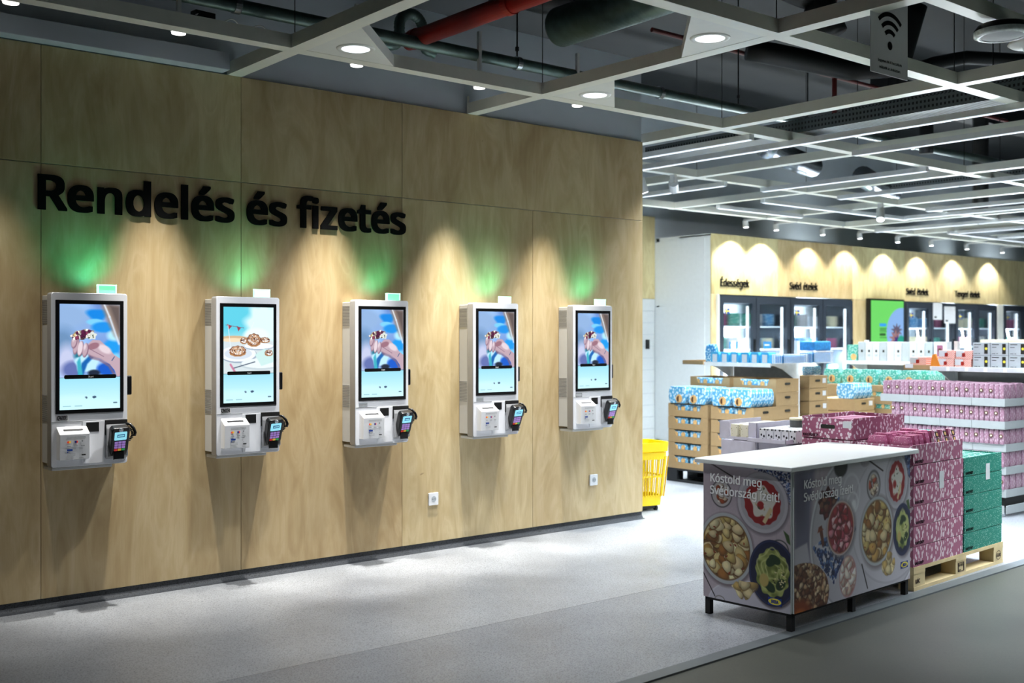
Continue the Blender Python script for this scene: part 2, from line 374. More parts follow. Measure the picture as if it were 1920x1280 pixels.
# ------------------------------------------------------------------ lettering (outlines in 1/500 em)
GLYPH = json.loads(r'''{"ű":[248,[214,215,214,0,185,0,180,28,178,28,170,18,160,10,149,4,137,-1,124,-3,110,-4,86,-2,67,4,51,15,40,30,36,42,33,57,32,74,32,215,67,215,67,77,70,54,79,38,94,28,115,25,137,28,153,34,165,45,173,61,177,80,178,103,178,215],[196,303,186,290,180,282,173,273,157,256,149,249,142,243,122,243,122,248,128,256,134,266,147,287,153,298,157,307,196,307],[125,303,116,290,109,282,102,273,86,256,79,249,72,243,52,243,52,248,58,256,64,266,76,287,87,307,125,307]],"q":[247,[177,-4,178,12,178,21,179,29,177,29,166,16,151,6,133,-2,109,-4,85,-1,64,8,46,24,33,45,25,73,22,107,23,130,27,151,33,169,42,184,52,197,65,206,79,213,94,218,111,219,134,217,152,209,166,199,178,186,179,186,184,215,213,215,213,-96,177,-96],[116,25,136,27,152,33,163,43,171,58,176,77,178,99,178,107,176,132,172,152,164,169,153,180,136,187,115,190,98,187,84,180,73,167,65,150,60,130,59,106,60,83,65,63,73,47,84,35,98,28]],",":[107,[77,42,73,27,68,12,62,-5,56,-21,43,-52,16,-52,24,-19,31,15,36,47,74,47]],"z":[188,[173,0,16,0,16,23,131,188,22,188,22,215,170,215,170,188,56,27,173,27]],"R":[249,[118,286,140,285,160,282,177,277,197,266,211,250,217,237,221,222,222,205,220,184,214,167,204,153,192,143,179,134,165,128,243,0,201,0,132,118,75,118,75,0,39,0,39,286],[116,255,75,255,75,149,118,149,139,150,156,155,169,163,181,180,185,203,183,220,177,233,168,243,155,250,137,254]],"e":[226,[117,219,135,218,150,214,165,207,177,198,187,186,195,173,201,158,205,141,206,122,206,101,59,101,61,78,67,60,77,45,91,35,107,28,127,26,146,27,163,30,179,35,196,41,196,10,180,4,164,-1,146,-3,126,-4,106,-3,88,2,72,8,57,18,45,30,35,46,28,63,24,83,22,106,23,128,27,148,34,166,43,182,54,195,67,205,82,213,99,217],[117,190,94,186,77,174,68,162,63,147,59,129,169,129,167,146,163,161,156,173,146,182,133,188]],"n":[248,[138,219,161,217,180,211,196,200,207,185,213,165,215,140,215,0,180,0,180,138,178,160,169,176,154,186,132,189,111,187,95,180,83,169,75,154,71,135,69,111,69,0,34,0,34,215,63,215,68,186,70,186,78,196,88,204,99,211,111,215,124,218]],"d":[247,[110,-4,85,-1,64,8,46,24,33,45,25,73,22,107,25,141,33,169,46,191,64,206,86,216,111,219,126,218,140,215,152,210,162,203,170,196,177,187,180,187,178,203,177,219,177,305,213,305,213,0,184,0,179,29,177,29,170,20,162,12,152,6,140,0,126,-3],[116,25,136,27,152,34,164,44,171,58,176,77,178,100,178,107,176,131,172,152,164,168,153,180,137,187,115,190,98,187,84,180,73,167,65,150,60,130,59,106,60,83,65,63,73,47,84,35,98,28]],"l":[103,[69,0,34,0,34,305,69,305]],"é":[226,[117,219,135,218,150,214,165,207,177,198,187,186,195,173,201,158,205,141,206,122,206,101,59,101,61,78,67,60,77,45,91,35,107,28,127,26,146,27,163,30,179,35,196,41,196,10,180,4,164,-1,146,-3,126,-4,106,-3,88,2,72,8,57,18,45,30,35,46,28,63,24,83,22,106,23,128,27,148,34,166,43,182,54,195,67,205,82,213,99,217],[117,190,94,186,77,174,68,162,63,147,59,129,169,129,167,146,163,161,156,173,146,182,133,188],[174,303,169,297,163,289,148,273,132,256,124,249,116,243,93,243,93,248,99,256,106,266,120,287,126,298,131,307,174,307]],"s":[192,[174,59,171,40,164,24,151,12,134,3,120,-1,105,-3,88,-4,67,-3,50,0,34,4,21,10,21,42,35,36,52,30,70,26,89,24,112,27,128,33,137,43,140,56,139,64,136,71,129,77,120,83,106,90,87,98,68,106,51,114,38,123,28,133,22,146,20,162,23,179,30,193,43,204,59,212,79,217,101,219,120,218,138,215,154,211,170,204,158,176,144,182,129,186,114,189,99,190,80,188,66,183,57,175,54,164,55,156,59,149,66,143,77,137,91,130,109,123,128,115,144,107,157,99,166,88,172,75]],"f":[138,[133,188,79,188,79,0,44,0,44,188,6,188,6,204,44,216,44,229,45,246,47,261,52,273,62,288,76,299,93,305,113,307,126,306,137,305,147,302,155,300,146,272,131,276,123,277,114,278,98,275,88,266,81,251,79,229,79,215,133,215]],"i":[103,[69,215,69,0,34,0,34,215],[52,296,60,294,66,290,71,283,73,273,71,263,66,256,60,252,52,251,44,252,37,256,33,263,31,273,33,283,37,290,44,294]],"t":[145,[106,25,114,25,122,26,130,28,136,29,136,2,129,0,120,-2,110,-4,100,-4,84,-3,69,2,56,10,46,22,39,39,37,63,37,188,6,188,6,204,37,219,51,264,72,264,72,215,134,215,134,188,72,188,72,63,75,46,82,34,92,27]],"K":[248,[248,0,206,0,104,137,75,111,75,0,39,0,39,286,75,286,75,145,99,172,124,200,202,286,244,286,130,162]],"o":[243,[221,108,220,91,218,75,214,60,205,41,194,25,179,13,162,3,142,-2,121,-4,100,-2,81,3,65,13,50,25,38,41,29,60,25,75,23,91,22,108,23,130,27,151,34,168,43,183,55,196,69,206,84,213,102,217,122,219,141,217,158,213,173,206,187,196,199,183,208,168,215,151,220,130],[59,108,60,84,65,64,74,47,86,35,102,28,121,25,141,28,157,35,169,47,178,64,183,84,184,108,183,132,178,152,169,168,157,179,141,187,121,189,101,187,85,180,73,168,65,151,60,131]],"ó":[243,[221,108,220,91,218,75,214,60,205,41,194,25,179,13,162,3,142,-2,121,-4,100,-2,81,3,65,13,50,25,38,41,29,60,25,75,23,91,22,108,23,130,27,151,34,168,43,183,55,196,69,206,84,213,102,217,122,219,141,217,158,213,173,206,187,196,199,183,208,168,215,151,220,130],[59,108,60,84,65,64,74,47,86,35,102,28,121,25,141,28,157,35,169,47,178,64,183,84,184,108,183,132,178,152,169,168,157,179,141,187,121,189,101,187,85,180,73,168,65,151,60,131],[181,303,176,297,170,289,155,273,139,256,131,249,123,243,100,243,100,248,107,256,113,266,127,287,133,298,138,307,181,307]],"m":[375,[270,219,292,217,310,211,324,200,334,185,340,165,342,140,342,0,308,0,308,138,305,160,297,176,283,186,264,189,245,187,230,181,219,171,212,157,207,140,206,119,206,0,171,0,171,138,170,154,166,167,160,177,152,184,141,188,127,189,107,187,93,180,82,169,75,154,71,135,69,111,69,0,34,0,34,215,63,215,68,186,70,186,77,196,86,204,97,211,108,215,120,218,133,219,156,217,175,210,189,199,199,183,201,183,214,199,230,210,250,217]],"g":[247,[110,219,130,217,149,211,164,201,178,186,180,186,184,215,213,215,213,-4,211,-23,208,-40,202,-55,189,-73,170,-86,155,-92,137,-95,116,-96,94,-95,74,-93,55,-89,39,-83,39,-50,55,-57,75,-63,96,-66,118,-67,135,-65,150,-60,162,-51,171,-39,176,-24,178,-6,178,2,178,16,179,28,177,28,165,14,149,4,131,-2,111,-4,85,-1,63,9,46,25,32,47,25,75,22,107,25,139,32,166,46,189,63,205,85,216],[115,189,98,187,84,180,73,168,65,152,61,138,59,123,59,107,60,82,65,62,73,46,84,34,99,27,116,25,131,26,144,29,155,34,163,42,170,53,174,65,177,81,178,99,178,107,177,125,175,141,171,154,163,170,151,181,135,187]],"S":[220,[201,77,200,60,196,46,189,33,174,17,153,6,137,0,119,-3,99,-4,83,-4,68,-2,54,0,42,2,30,6,20,10,20,44,37,38,56,32,78,29,101,27,120,29,136,33,149,40,158,49,163,60,165,73,164,86,159,97,151,106,139,115,121,123,98,132,81,139,66,147,53,155,43,165,34,176,29,188,25,201,24,217,27,239,36,256,50,271,68,281,82,286,98,289,115,290,138,289,159,286,178,281,194,274,183,243,168,249,151,254,133,258,115,259,98,257,85,253,74,247,67,239,62,229,61,217,62,204,67,193,74,184,86,176,102,168,123,159,139,153,153,146,166,139,181,128,192,114,199,97]],"v":[204,[81,0,0,215,38,215,83,88,90,69,97,48,99,39,101,31,102,31,107,48,114,69,120,88,166,215,204,215,122,0]],"r":[166,[134,219,147,218,154,218,160,217,155,184,144,186,138,187,132,187,120,186,108,182,98,175,88,167,80,157,74,144,71,130,69,115,69,0,34,0,34,215,63,215,67,176,69,176,76,187,85,197,95,206,107,213,120,217]],"á":[225,[115,219,139,217,159,211,174,201,184,188,190,169,192,146,192,0,167,0,160,30,158,30,149,20,139,11,129,4,117,0,103,-3,86,-4,68,-2,52,3,38,11,27,24,21,40,18,60,21,80,30,96,44,109,64,119,90,125,121,128,158,130,158,142,155,165,146,180,132,187,113,190,97,189,81,185,67,180,53,174,42,200,57,207,75,213,95,217],[126,104,102,102,83,97,70,91,59,77,55,59,58,44,66,33,79,27,94,24,111,26,126,31,140,39,150,51,156,67,158,86,158,105],[172,303,168,297,162,289,147,273,130,256,122,249,115,243,91,243,91,248,98,256,104,266,118,287,124,298,130,307,172,307]],"í":[103,[69,0,34,0,34,215,69,215],[111,303,107,297,101,289,86,273,69,256,61,249,54,243,30,243,30,248,37,256,44,266,57,287,64,298,69,307,111,307]],"ú":[248,[214,215,214,0,185,0,180,28,178,28,170,18,160,10,149,4,137,-1,124,-3,110,-4,86,-2,67,4,51,15,40,30,36,42,33,57,32,74,32,215,67,215,67,77,70,54,79,38,94,28,115,25,137,28,153,34,165,45,173,61,177,80,178,103,178,215],[183,303,179,297,173,289,158,273,141,256,133,249,126,243,103,243,103,248,109,256,116,266,130,287,136,298,141,307,183,307]],"ö":[243,[221,108,220,91,218,75,214,60,205,41,194,25,179,13,162,3,142,-2,121,-4,100,-2,81,3,65,13,50,25,38,41,29,60,25,75,23,91,22,108,23,130,27,151,34,168,43,183,55,196,69,206,84,213,102,217,122,219,141,217,158,213,173,206,187,196,199,183,208,168,215,151,220,130],[59,108,60,84,65,64,74,47,86,35,102,28,121,25,141,28,157,35,169,47,178,64,183,84,184,108,183,132,178,152,169,168,157,179,141,187,121,189,101,187,85,180,73,168,65,151,60,131],[65,273,67,282,71,288,77,292,84,293,91,292,97,288,102,282,103,273,102,264,97,258,91,254,84,253,77,254,71,258,67,264],[141,273,142,282,146,288,152,292,159,293,166,292,172,288,177,282,178,273,177,264,172,258,166,254,159,253,152,254,146,258,142,264]],"ü":[248,[214,215,214,0,185,0,180,28,178,28,170,18,160,10,149,4,137,-1,124,-3,110,-4,86,-2,67,4,51,15,40,30,36,42,33,57,32,74,32,215,67,215,67,77,70,54,79,38,94,28,115,25,137,28,153,34,165,45,173,61,177,80,178,103,178,215],[68,273,69,282,73,288,79,292,87,293,94,292,100,288,104,282,105,273,104,264,100,258,94,254,87,253,79,254,73,258,69,264],[143,273,144,282,149,288,155,292,162,293,169,292,175,288,179,282,180,273,179,264,175,258,169,254,162,253,155,254,149,258,144,264]],"É":[223,[199,0,39,0,39,286,199,286,199,255,75,255,75,165,192,165,192,134,75,134,75,32,199,32],[182,374,177,368,171,361,156,344,140,328,132,321,124,314,101,314,101,319,107,327,114,337,128,359,134,369,139,379,182,379]],"k":[214,[69,146,68,129,67,111,69,111,76,120,86,132,95,142,163,215,204,215,117,123,211,0,168,0,93,100,69,79,69,0,34,0,34,305,69,305]],"T":[223,[130,0,93,0,93,255,4,255,4,286,219,286,219,255,130,255]],"u":[248,[214,215,214,0,185,0,180,28,178,28,170,18,160,10,149,4,137,-1,124,-3,110,-4,86,-2,67,4,51,15,40,30,36,42,33,57,32,74,32,215,67,215,67,77,70,54,79,38,94,28,115,25,137,28,153,34,165,45,173,61,177,80,178,103,178,215]],"I":[136,[119,0,16,0,16,21,50,28,50,257,16,265,16,286,119,286,119,265,86,257,86,28,119,21]],"C":[253,[162,259,140,257,120,251,103,241,89,228,78,211,69,191,66,177,63,160,63,143,64,121,67,100,74,82,82,66,93,52,106,42,122,34,140,29,161,28,180,28,197,31,214,34,230,39,230,8,213,2,197,-1,178,-3,156,-4,128,-2,104,4,83,14,65,28,50,45,39,65,31,89,26,115,24,144,25,165,28,184,33,203,40,220,49,235,60,249,72,261,87,272,103,280,121,286,141,289,162,290,184,289,204,286,224,281,241,273,227,243,213,249,197,254,180,257]],"E":[223,[199,0,39,0,39,286,199,286,199,255,75,255,75,165,192,165,192,134,75,134,75,32,199,32]],"A":[256,[219,0,184,89,71,89,36,0,0,0,112,287,144,287,256,0],[141,207,137,219,132,236,128,250,123,234,119,219,115,207,83,121,173,121]],"H":[297,[258,0,222,0,222,134,75,134,75,0,39,0,39,286,75,286,75,165,222,165,222,286,258,286]],"V":[241,[241,286,138,0,102,0,0,286,38,286,102,103,106,91,110,80,116,60,120,40,125,60,131,81,138,103,202,286]],"M":[364,[165,0,71,251,69,251,71,231,72,203,72,174,72,0,39,0,39,286,92,286,180,52,182,52,272,286,325,286,325,0,289,0,289,176,289,204,291,230,292,251,290,251,195,0]],"X":[235,[233,0,192,0,117,124,40,0,2,0,97,149,8,286,48,286,118,174,188,286,227,286,138,150]],"P":[243,[115,286,149,284,176,276,196,264,211,248,219,227,222,202,221,185,216,168,209,153,197,139,182,128,162,119,146,115,128,112,108,111,75,111,75,0,39,0,39,286],[111,255,75,255,75,142,104,142,121,143,136,145,149,148,165,156,176,167,183,182,185,200,180,225,167,242,153,249,135,254]],"D":[293,[268,146,266,116,260,89,250,65,237,45,220,29,199,16,176,7,149,2,119,0,39,0,39,286,127,286,155,285,180,279,202,270,222,258,238,242,251,223,261,201,266,175],[230,145,229,169,225,189,218,207,208,222,196,234,181,244,163,250,144,254,122,255,75,255,75,31,114,31,149,34,178,44,201,60,217,82,227,110]],"Y":[227,[113,146,188,286,227,286,132,111,132,0,95,0,95,109,0,286,39,286]],"N":[305,[266,0,224,0,71,238,69,238,70,216,72,189,72,160,72,0,39,0,39,286,81,286,233,49,235,49,234,69,233,97,232,125,232,286,266,286]],"O":[313,[289,144,288,122,285,102,280,83,274,66,265,50,255,36,243,24,229,14,214,6,197,1,178,-3,157,-4,135,-3,116,1,98,7,83,15,69,25,57,37,47,51,39,66,32,83,28,102,25,122,24,144,26,172,31,198,39,221,50,241,65,258,83,272,104,283,129,289,157,291,184,289,208,283,229,272,247,259,262,242,274,221,282,198,287,172],[63,144,64,121,67,100,73,81,80,65,91,52,104,41,119,34,137,29,157,27,177,29,195,34,210,41,222,52,233,65,241,81,246,100,249,121,251,144,248,177,241,205,228,228,210,245,187,256,157,259,137,257,119,253,104,245,91,235,80,221,73,205,67,187,64,166]],"F":[208,[75,0,39,0,39,286,199,286,199,255,75,255,75,153,191,153,191,121,75,121]],"L":[210,[39,0,39,286,75,286,75,32,200,32,200,0]],"G":[292,[163,151,262,151,262,11,247,6,231,2,215,0,199,-2,181,-4,162,-4,133,-2,108,4,87,14,68,27,52,44,40,65,31,88,26,114,24,143,26,172,32,198,42,221,56,241,72,258,93,272,116,282,143,288,173,290,189,290,204,288,218,286,239,281,258,273,245,242,228,248,210,254,191,257,171,259,149,257,130,252,112,245,97,234,85,221,75,205,68,186,64,166,62,143,63,121,67,101,73,83,82,67,93,53,108,42,125,34,146,29,170,27,187,28,202,29,215,31,226,34,226,119,163,119]],"B":[261,[121,286,154,285,181,279,202,270,217,257,226,239,229,215,228,199,223,185,215,174,205,164,191,157,175,152,175,150,192,146,207,140,221,130,231,118,237,102,239,81,238,65,234,50,227,37,212,21,193,9,177,4,159,1,140,0,39,0,39,286],[128,164,150,166,167,170,178,176,189,191,192,211,188,232,175,245,162,251,144,254,122,255,75,255,75,164],[75,134,75,30,133,30,156,32,173,37,186,45,197,62,200,84,199,98,194,111,185,121,172,128,154,133,130,134]],"a":[225,[115,219,139,217,159,211,174,201,184,188,190,169,192,146,192,0,167,0,160,30,158,30,149,20,139,11,129,4,117,0,103,-3,86,-4,68,-2,52,3,38,11,27,24,21,40,18,60,21,80,30,96,44,109,64,119,90,125,121,128,158,130,158,142,155,165,146,180,132,187,113,190,97,189,81,185,67,180,53,174,42,200,57,207,75,213,95,217],[126,104,102,102,83,97,70,91,59,77,55,59,58,44,66,33,79,27,94,24,111,26,126,31,140,39,150,51,156,67,158,86,158,105]],"0":[229,[210,144,209,121,207,100,204,81,200,64,195,49,188,35,175,18,158,6,145,0,131,-3,114,-4,94,-2,76,4,61,14,48,27,38,44,30,64,24,88,21,114,20,144,21,173,24,200,29,223,37,243,47,260,59,273,75,283,93,289,114,291,134,289,152,283,168,273,181,260,191,243,199,223,205,200,209,173],[55,144,56,119,58,97,61,78,68,55,80,39,95,29,114,26,134,29,149,39,160,55,168,78,171,97,173,119,174,144,173,168,171,190,168,209,160,231,149,248,134,257,114,261,95,257,80,248,68,231,61,209,58,190,56,168]],"1":[229,[142,0,108,0,108,200,108,220,109,235,109,249,98,239,85,227,54,202,36,226,113,286,142,286]],"2":[229,[209,0,19,0,19,29,94,105,108,119,120,132,131,144,144,160,153,177,159,194,161,212,157,233,147,248,131,257,110,260,91,258,74,253,58,244,41,233,22,257,34,266,47,274,61,281,76,286,93,289,110,290,127,289,143,286,156,281,173,270,186,255,194,236,197,214,195,192,188,172,181,159,172,146,162,133,150,120,138,107,123,93,64,34,64,32,209,32]],"3":[229,[198,219,196,201,190,186,182,173,170,163,155,156,138,151,138,149,159,145,176,138,190,128,199,115,205,99,206,81,205,65,201,51,195,37,186,25,174,15,159,7,141,1,120,-3,97,-4,75,-3,55,-1,36,4,18,12,18,45,37,37,57,31,77,27,97,26,120,27,139,32,153,41,165,59,170,82,167,98,160,111,149,121,133,128,113,131,89,133,62,133,62,163,90,163,112,164,129,170,143,178,153,189,160,202,162,217,158,235,148,249,131,258,109,261,95,260,82,258,70,254,59,249,48,243,37,237,20,261,37,272,58,281,73,286,91,289,109,290,136,288,159,281,176,270,188,256,195,239]],"4":[229,[221,65,180,65,180,0,146,0,146,65,8,65,8,95,143,288,180,288,180,97,221,97],[146,187,146,206,146,222,147,237,148,250,146,250,142,242,138,234,133,226,129,219,43,97,146,97]],"5":[229,[110,176,129,175,146,171,161,166,180,153,195,137,201,124,205,108,206,91,205,73,201,56,194,40,184,27,172,16,157,7,140,1,121,-3,99,-4,78,-3,58,0,40,5,25,12,25,45,41,37,60,31,81,27,100,26,120,28,137,33,151,41,162,53,168,69,170,88,168,105,163,119,153,131,139,139,121,144,99,146,87,145,73,144,60,142,50,140,32,151,43,286,186,286,186,254,73,254,66,171,85,174,97,175]],"6":[229,[22,122,22,139,24,155,25,171,28,187,32,202,37,217,47,237,61,255,71,265,84,274,98,281,114,286,133,289,153,290,172,289,181,288,188,287,188,257,181,259,172,260,163,261,154,261,137,260,121,257,108,252,91,241,79,227,70,210,63,190,59,169,57,146,60,146,67,155,75,163,85,170,97,175,111,178,128,179,151,177,171,169,188,156,200,139,206,125,209,110,211,92,209,73,206,56,199,41,191,28,180,16,168,8,153,1,137,-3,119,-4,100,-2,81,4,65,13,50,27,38,45,29,66,25,83,23,102],[119,26,142,30,160,42,169,55,174,71,176,92,174,109,169,124,162,136,144,148,120,152,103,150,87,144,75,135,66,124,60,112,58,99,59,86,62,73,66,61,73,49,82,40,92,32,105,27]],"7":[229,[55,0,172,254,18,254,18,286,210,286,210,259,93,0]],"8":[229,[114,290,130,289,145,287,159,282,176,273,189,259,197,242,200,222,198,206,193,192,184,180,173,169,160,160,146,152,162,143,178,133,191,121,201,108,207,92,209,74,206,52,198,33,184,17,165,6,150,0,134,-3,115,-4,96,-3,78,0,63,5,44,16,31,31,22,50,20,73,22,91,28,107,37,120,50,132,64,142,79,150,66,158,54,168,43,179,35,191,31,206,29,222,32,242,40,259,53,273,71,282,91,288],[54,73,58,53,69,38,81,30,96,26,115,24,133,26,148,30,159,38,171,54,175,74,173,87,167,98,158,109,147,117,132,126,115,133,108,135,92,127,79,119,68,109,60,99,56,87],[114,262,94,259,78,251,67,238,63,221,65,207,70,196,79,186,89,179,102,172,116,165,129,172,141,178,151,186,159,196,164,207,165,221,162,238,151,251,135,259]],"9":[229,[209,164,208,148,207,131,205,115,202,99,198,84,193,70,183,49,170,31,159,21,147,12,132,5,116,0,98,-3,77,-4,68,-4,58,-3,49,-2,41,0,41,30,49,28,58,26,67,25,76,25,94,26,109,29,122,34,139,45,152,59,161,76,167,96,171,118,173,140,170,140,164,132,155,123,145,117,133,111,119,108,102,107,79,110,59,117,43,130,30,147,25,161,21,176,20,194,21,213,25,230,31,245,40,259,51,270,63,279,78,285,94,289,111,290,131,288,150,282,166,273,180,259,192,241,201,220,205,203,208,184],[111,261,89,257,71,244,62,231,57,215,55,194,56,177,61,162,68,151,85,139,110,135,128,137,143,143,156,151,165,162,171,175,173,187,172,200,169,213,164,226,158,237,149,247,138,254,126,259]],"!":[108,[65,81,43,81,32,286,75,286],[29,22,31,34,36,43,44,47,54,49,63,47,71,43,77,34,79,22,77,9,71,1,63,-4,54,-6,44,-4,36,1,31,9]],".":[107,[29,22,31,34,36,43,44,47,53,49,63,47,71,43,77,34,79,22,77,9,71,1,63,-4,53,-6,44,-4,36,1,31,9]],"-":[129,[16,92,16,123,113,123,113,92]],"/":[149,[145,286,38,0,4,0,111,286]]," ":[104],"h":[248,[69,215,69,200,67,185,70,185,77,195,87,204,98,210,110,215,123,218,137,219,161,216,180,210,196,200,206,185,211,172,214,157,215,140,215,0,180,0,180,138,178,160,169,176,154,186,132,189,111,187,95,180,83,169,75,154,71,134,69,111,69,0,34,0,34,305,69,305]],"c":[192,[120,-4,102,-3,85,1,70,8,56,17,44,29,35,44,28,62,23,82,22,106,24,131,28,153,35,171,45,186,57,198,71,207,87,214,104,218,123,219,139,218,154,216,168,212,179,207,168,178,158,182,146,185,134,187,122,188,102,186,86,179,74,167,65,152,62,139,59,124,59,107,60,83,65,63,74,47,86,36,101,29,120,26,136,27,151,30,164,34,176,39,176,8,164,3,152,-1,137,-3]],"b":[247,[69,231,69,205,67,186,69,186,80,199,95,209,113,216,136,219,161,215,182,206,200,191,214,169,222,141,225,107,223,84,220,64,214,46,205,31,195,18,182,8,168,2,153,-3,136,-4,113,-2,95,5,80,15,69,27,67,27,59,0,34,0,34,305,69,305],[130,189,109,187,94,181,82,170,75,154,72,141,70,126,69,109,69,107,71,83,75,62,82,46,94,35,110,28,131,25,148,28,163,35,174,47,182,63,186,83,188,108,186,133,182,153,174,169,163,180,148,187]],"p":[247,[136,219,161,216,182,207,200,191,214,170,222,142,225,108,223,85,220,64,214,46,205,31,195,18,183,9,169,2,153,-3,136,-4,120,-3,107,0,95,5,85,12,76,19,69,27,67,27,69,10,69,-8,69,-96,34,-96,34,215,63,215,68,186,69,186,76,194,85,202,95,209,106,215,120,218],[130,189,110,187,95,181,84,171,76,156,71,138,69,115,69,108,70,91,72,76,75,63,83,47,94,35,110,28,131,25,149,28,163,36,174,49,182,66,186,86,188,108,186,131,182,151,174,167,163,179,148,187]],"w":[315,[173,121,168,138,164,154,160,168,158,178,156,178,154,168,151,154,147,138,142,121,103,0,63,0,4,215,41,215,71,101,77,77,82,55,83,45,85,36,86,36,89,49,92,64,96,80,101,94,139,215,177,215,214,94,220,75,225,54,227,45,229,37,230,37,231,45,233,54,238,76,245,101,275,215,311,215,251,0,210,0]],"y":[205,[0,215,38,215,85,93,92,72,98,52,101,43,103,34,104,34,107,46,112,60,123,93,166,215,204,215,112,-30,104,-48,94,-65,83,-78,69,-88,53,-94,34,-96,25,-96,17,-95,4,-93,4,-65,15,-67,21,-67,28,-67,40,-66,50,-63,58,-57,65,-50,71,-40,76,-29,87,-1]],"j":[103,[9,-96,-1,-96,-9,-95,-16,-93,-22,-91,-22,-63,-10,-66,-3,-67,4,-67,16,-65,26,-60,32,-50,34,-33,34,215,69,215,69,-32,68,-51,63,-67,55,-79,43,-89,28,-94],[31,273,33,283,37,290,44,294,52,296,60,294,66,290,71,283,73,273,71,263,66,256,60,252,52,251,44,252,37,256,33,263]],"W":[373,[368,286,291,0,255,0,199,188,194,205,190,222,187,236,185,244,183,236,180,222,176,205,171,186,117,0,81,0,5,286,43,286,87,111,91,93,95,76,98,59,101,43,103,60,107,77,111,95,116,113,166,286,204,286,256,112,261,94,266,75,269,58,272,43,275,64,280,87,286,112,330,286]],"U":[293,[257,101,255,82,251,64,245,48,235,33,223,20,208,10,190,2,169,-2,145,-4,112,-1,85,9,64,25,48,47,39,72,36,102,36,286,72,286,72,101,74,79,80,61,91,47,105,36,124,29,147,27,171,30,189,37,204,48,213,63,219,81,221,101,221,286,257,286]]}''')
_tri = {}
def glyph(ch):
    if ch not in _tri:
        loops = [[(s[i]/500, s[i+1]/500) for i in range(0, len(s), 2)] for s in GLYPH[ch][1:]]
        def inside(p, l):
            c = False
            for i in range(len(l)):
                (x1, y1), (x2, y2) = l[i], l[i-1]
                if (y1 > p[1]) != (y2 > p[1]) and p[0] < (x2-x1)*(p[1]-y1)/(y2-y1)+x1: c = not c
            return c
        start = [sum(len(q) for q in loops[:i]) for i in range(len(loops))]
        own = [[j for j in range(len(loops)) if j != i and inside(loops[i][0], loops[j])] for i in range(len(loops))]
        tr = []
        for i, l in enumerate(loops):                 # every outer outline with its own holes
            if len(own[i]) % 2: continue
            grp = [i] + [j for j in range(len(loops)) if own[j] and i in own[j] and len(own[j]) == len(own[i])+1]
            ix = [start[g]+k for g in grp for k in range(len(loops[g]))]
            tr += [tuple(ix[v] for v in t) for t in tessellate_polygon([[Vector((x, y, 0)) for x, y in loops[g]] for g in grp])]
        _tri[ch] = (GLYPH[ch][0]/500, loops, tr)
    return _tri[ch]
def text_mesh(s, cap, bold=0., depth=0., sx=1., fit=None, track=1., align='left', line=1.36):
    """lettering in the XZ plane facing -Y, baseline at z=0, cap height `cap`"""
    k = cap/.571; mb = MB(); width = 0
    offs = [(0, 0)] if not bold else [(0, 0)]+[(bold*a, bold*.66*b) for a in (-1, 0, 1) for b in (-1, 0, 1) if a or b]
    if fit: sx = fit/max(sum(glyph(c)[0]*track for c in row)*k for row in s.split('\n'))
    for li, row in enumerate(s.split('\n')):
        w = sum(glyph(c)[0]*track for c in row)
        x = 0 if align == 'left' else (-w/2 if align == 'center' else -w)
        for c in row:
            adv, loops, tr = glyph(c)
            flat = [p for l in loops for p in l]
            for oi_, (ox, oz) in enumerate(offs):
                vs = [((p[0]+x+ox)*k*sx, -depth-.00012*oi_, (p[1]+oz-li*line)*k) for p in flat]
                mb.add(vs, [t for t in tr])
                if depth:
                    b = 0
                    for l in loops:
                        n = len(l); q = vs[b:b+n]; b += n
                        mb.add(q+[(v[0], 0, v[2]) for v in q], [(i, (i+1) % n, (i+1) % n+n, i+n) for i in range(n)])
            x += adv*track
        width = max(width, x*k*sx)
    return mb, width
def text(name, s, cap, loc, parent, mat, rotz=0., **kw):
    mb, w = text_mesh(s, cap, **kw); o = mb.build(name, mat, parent, loc); o.rotation_euler = (0, 0, rotz); return o

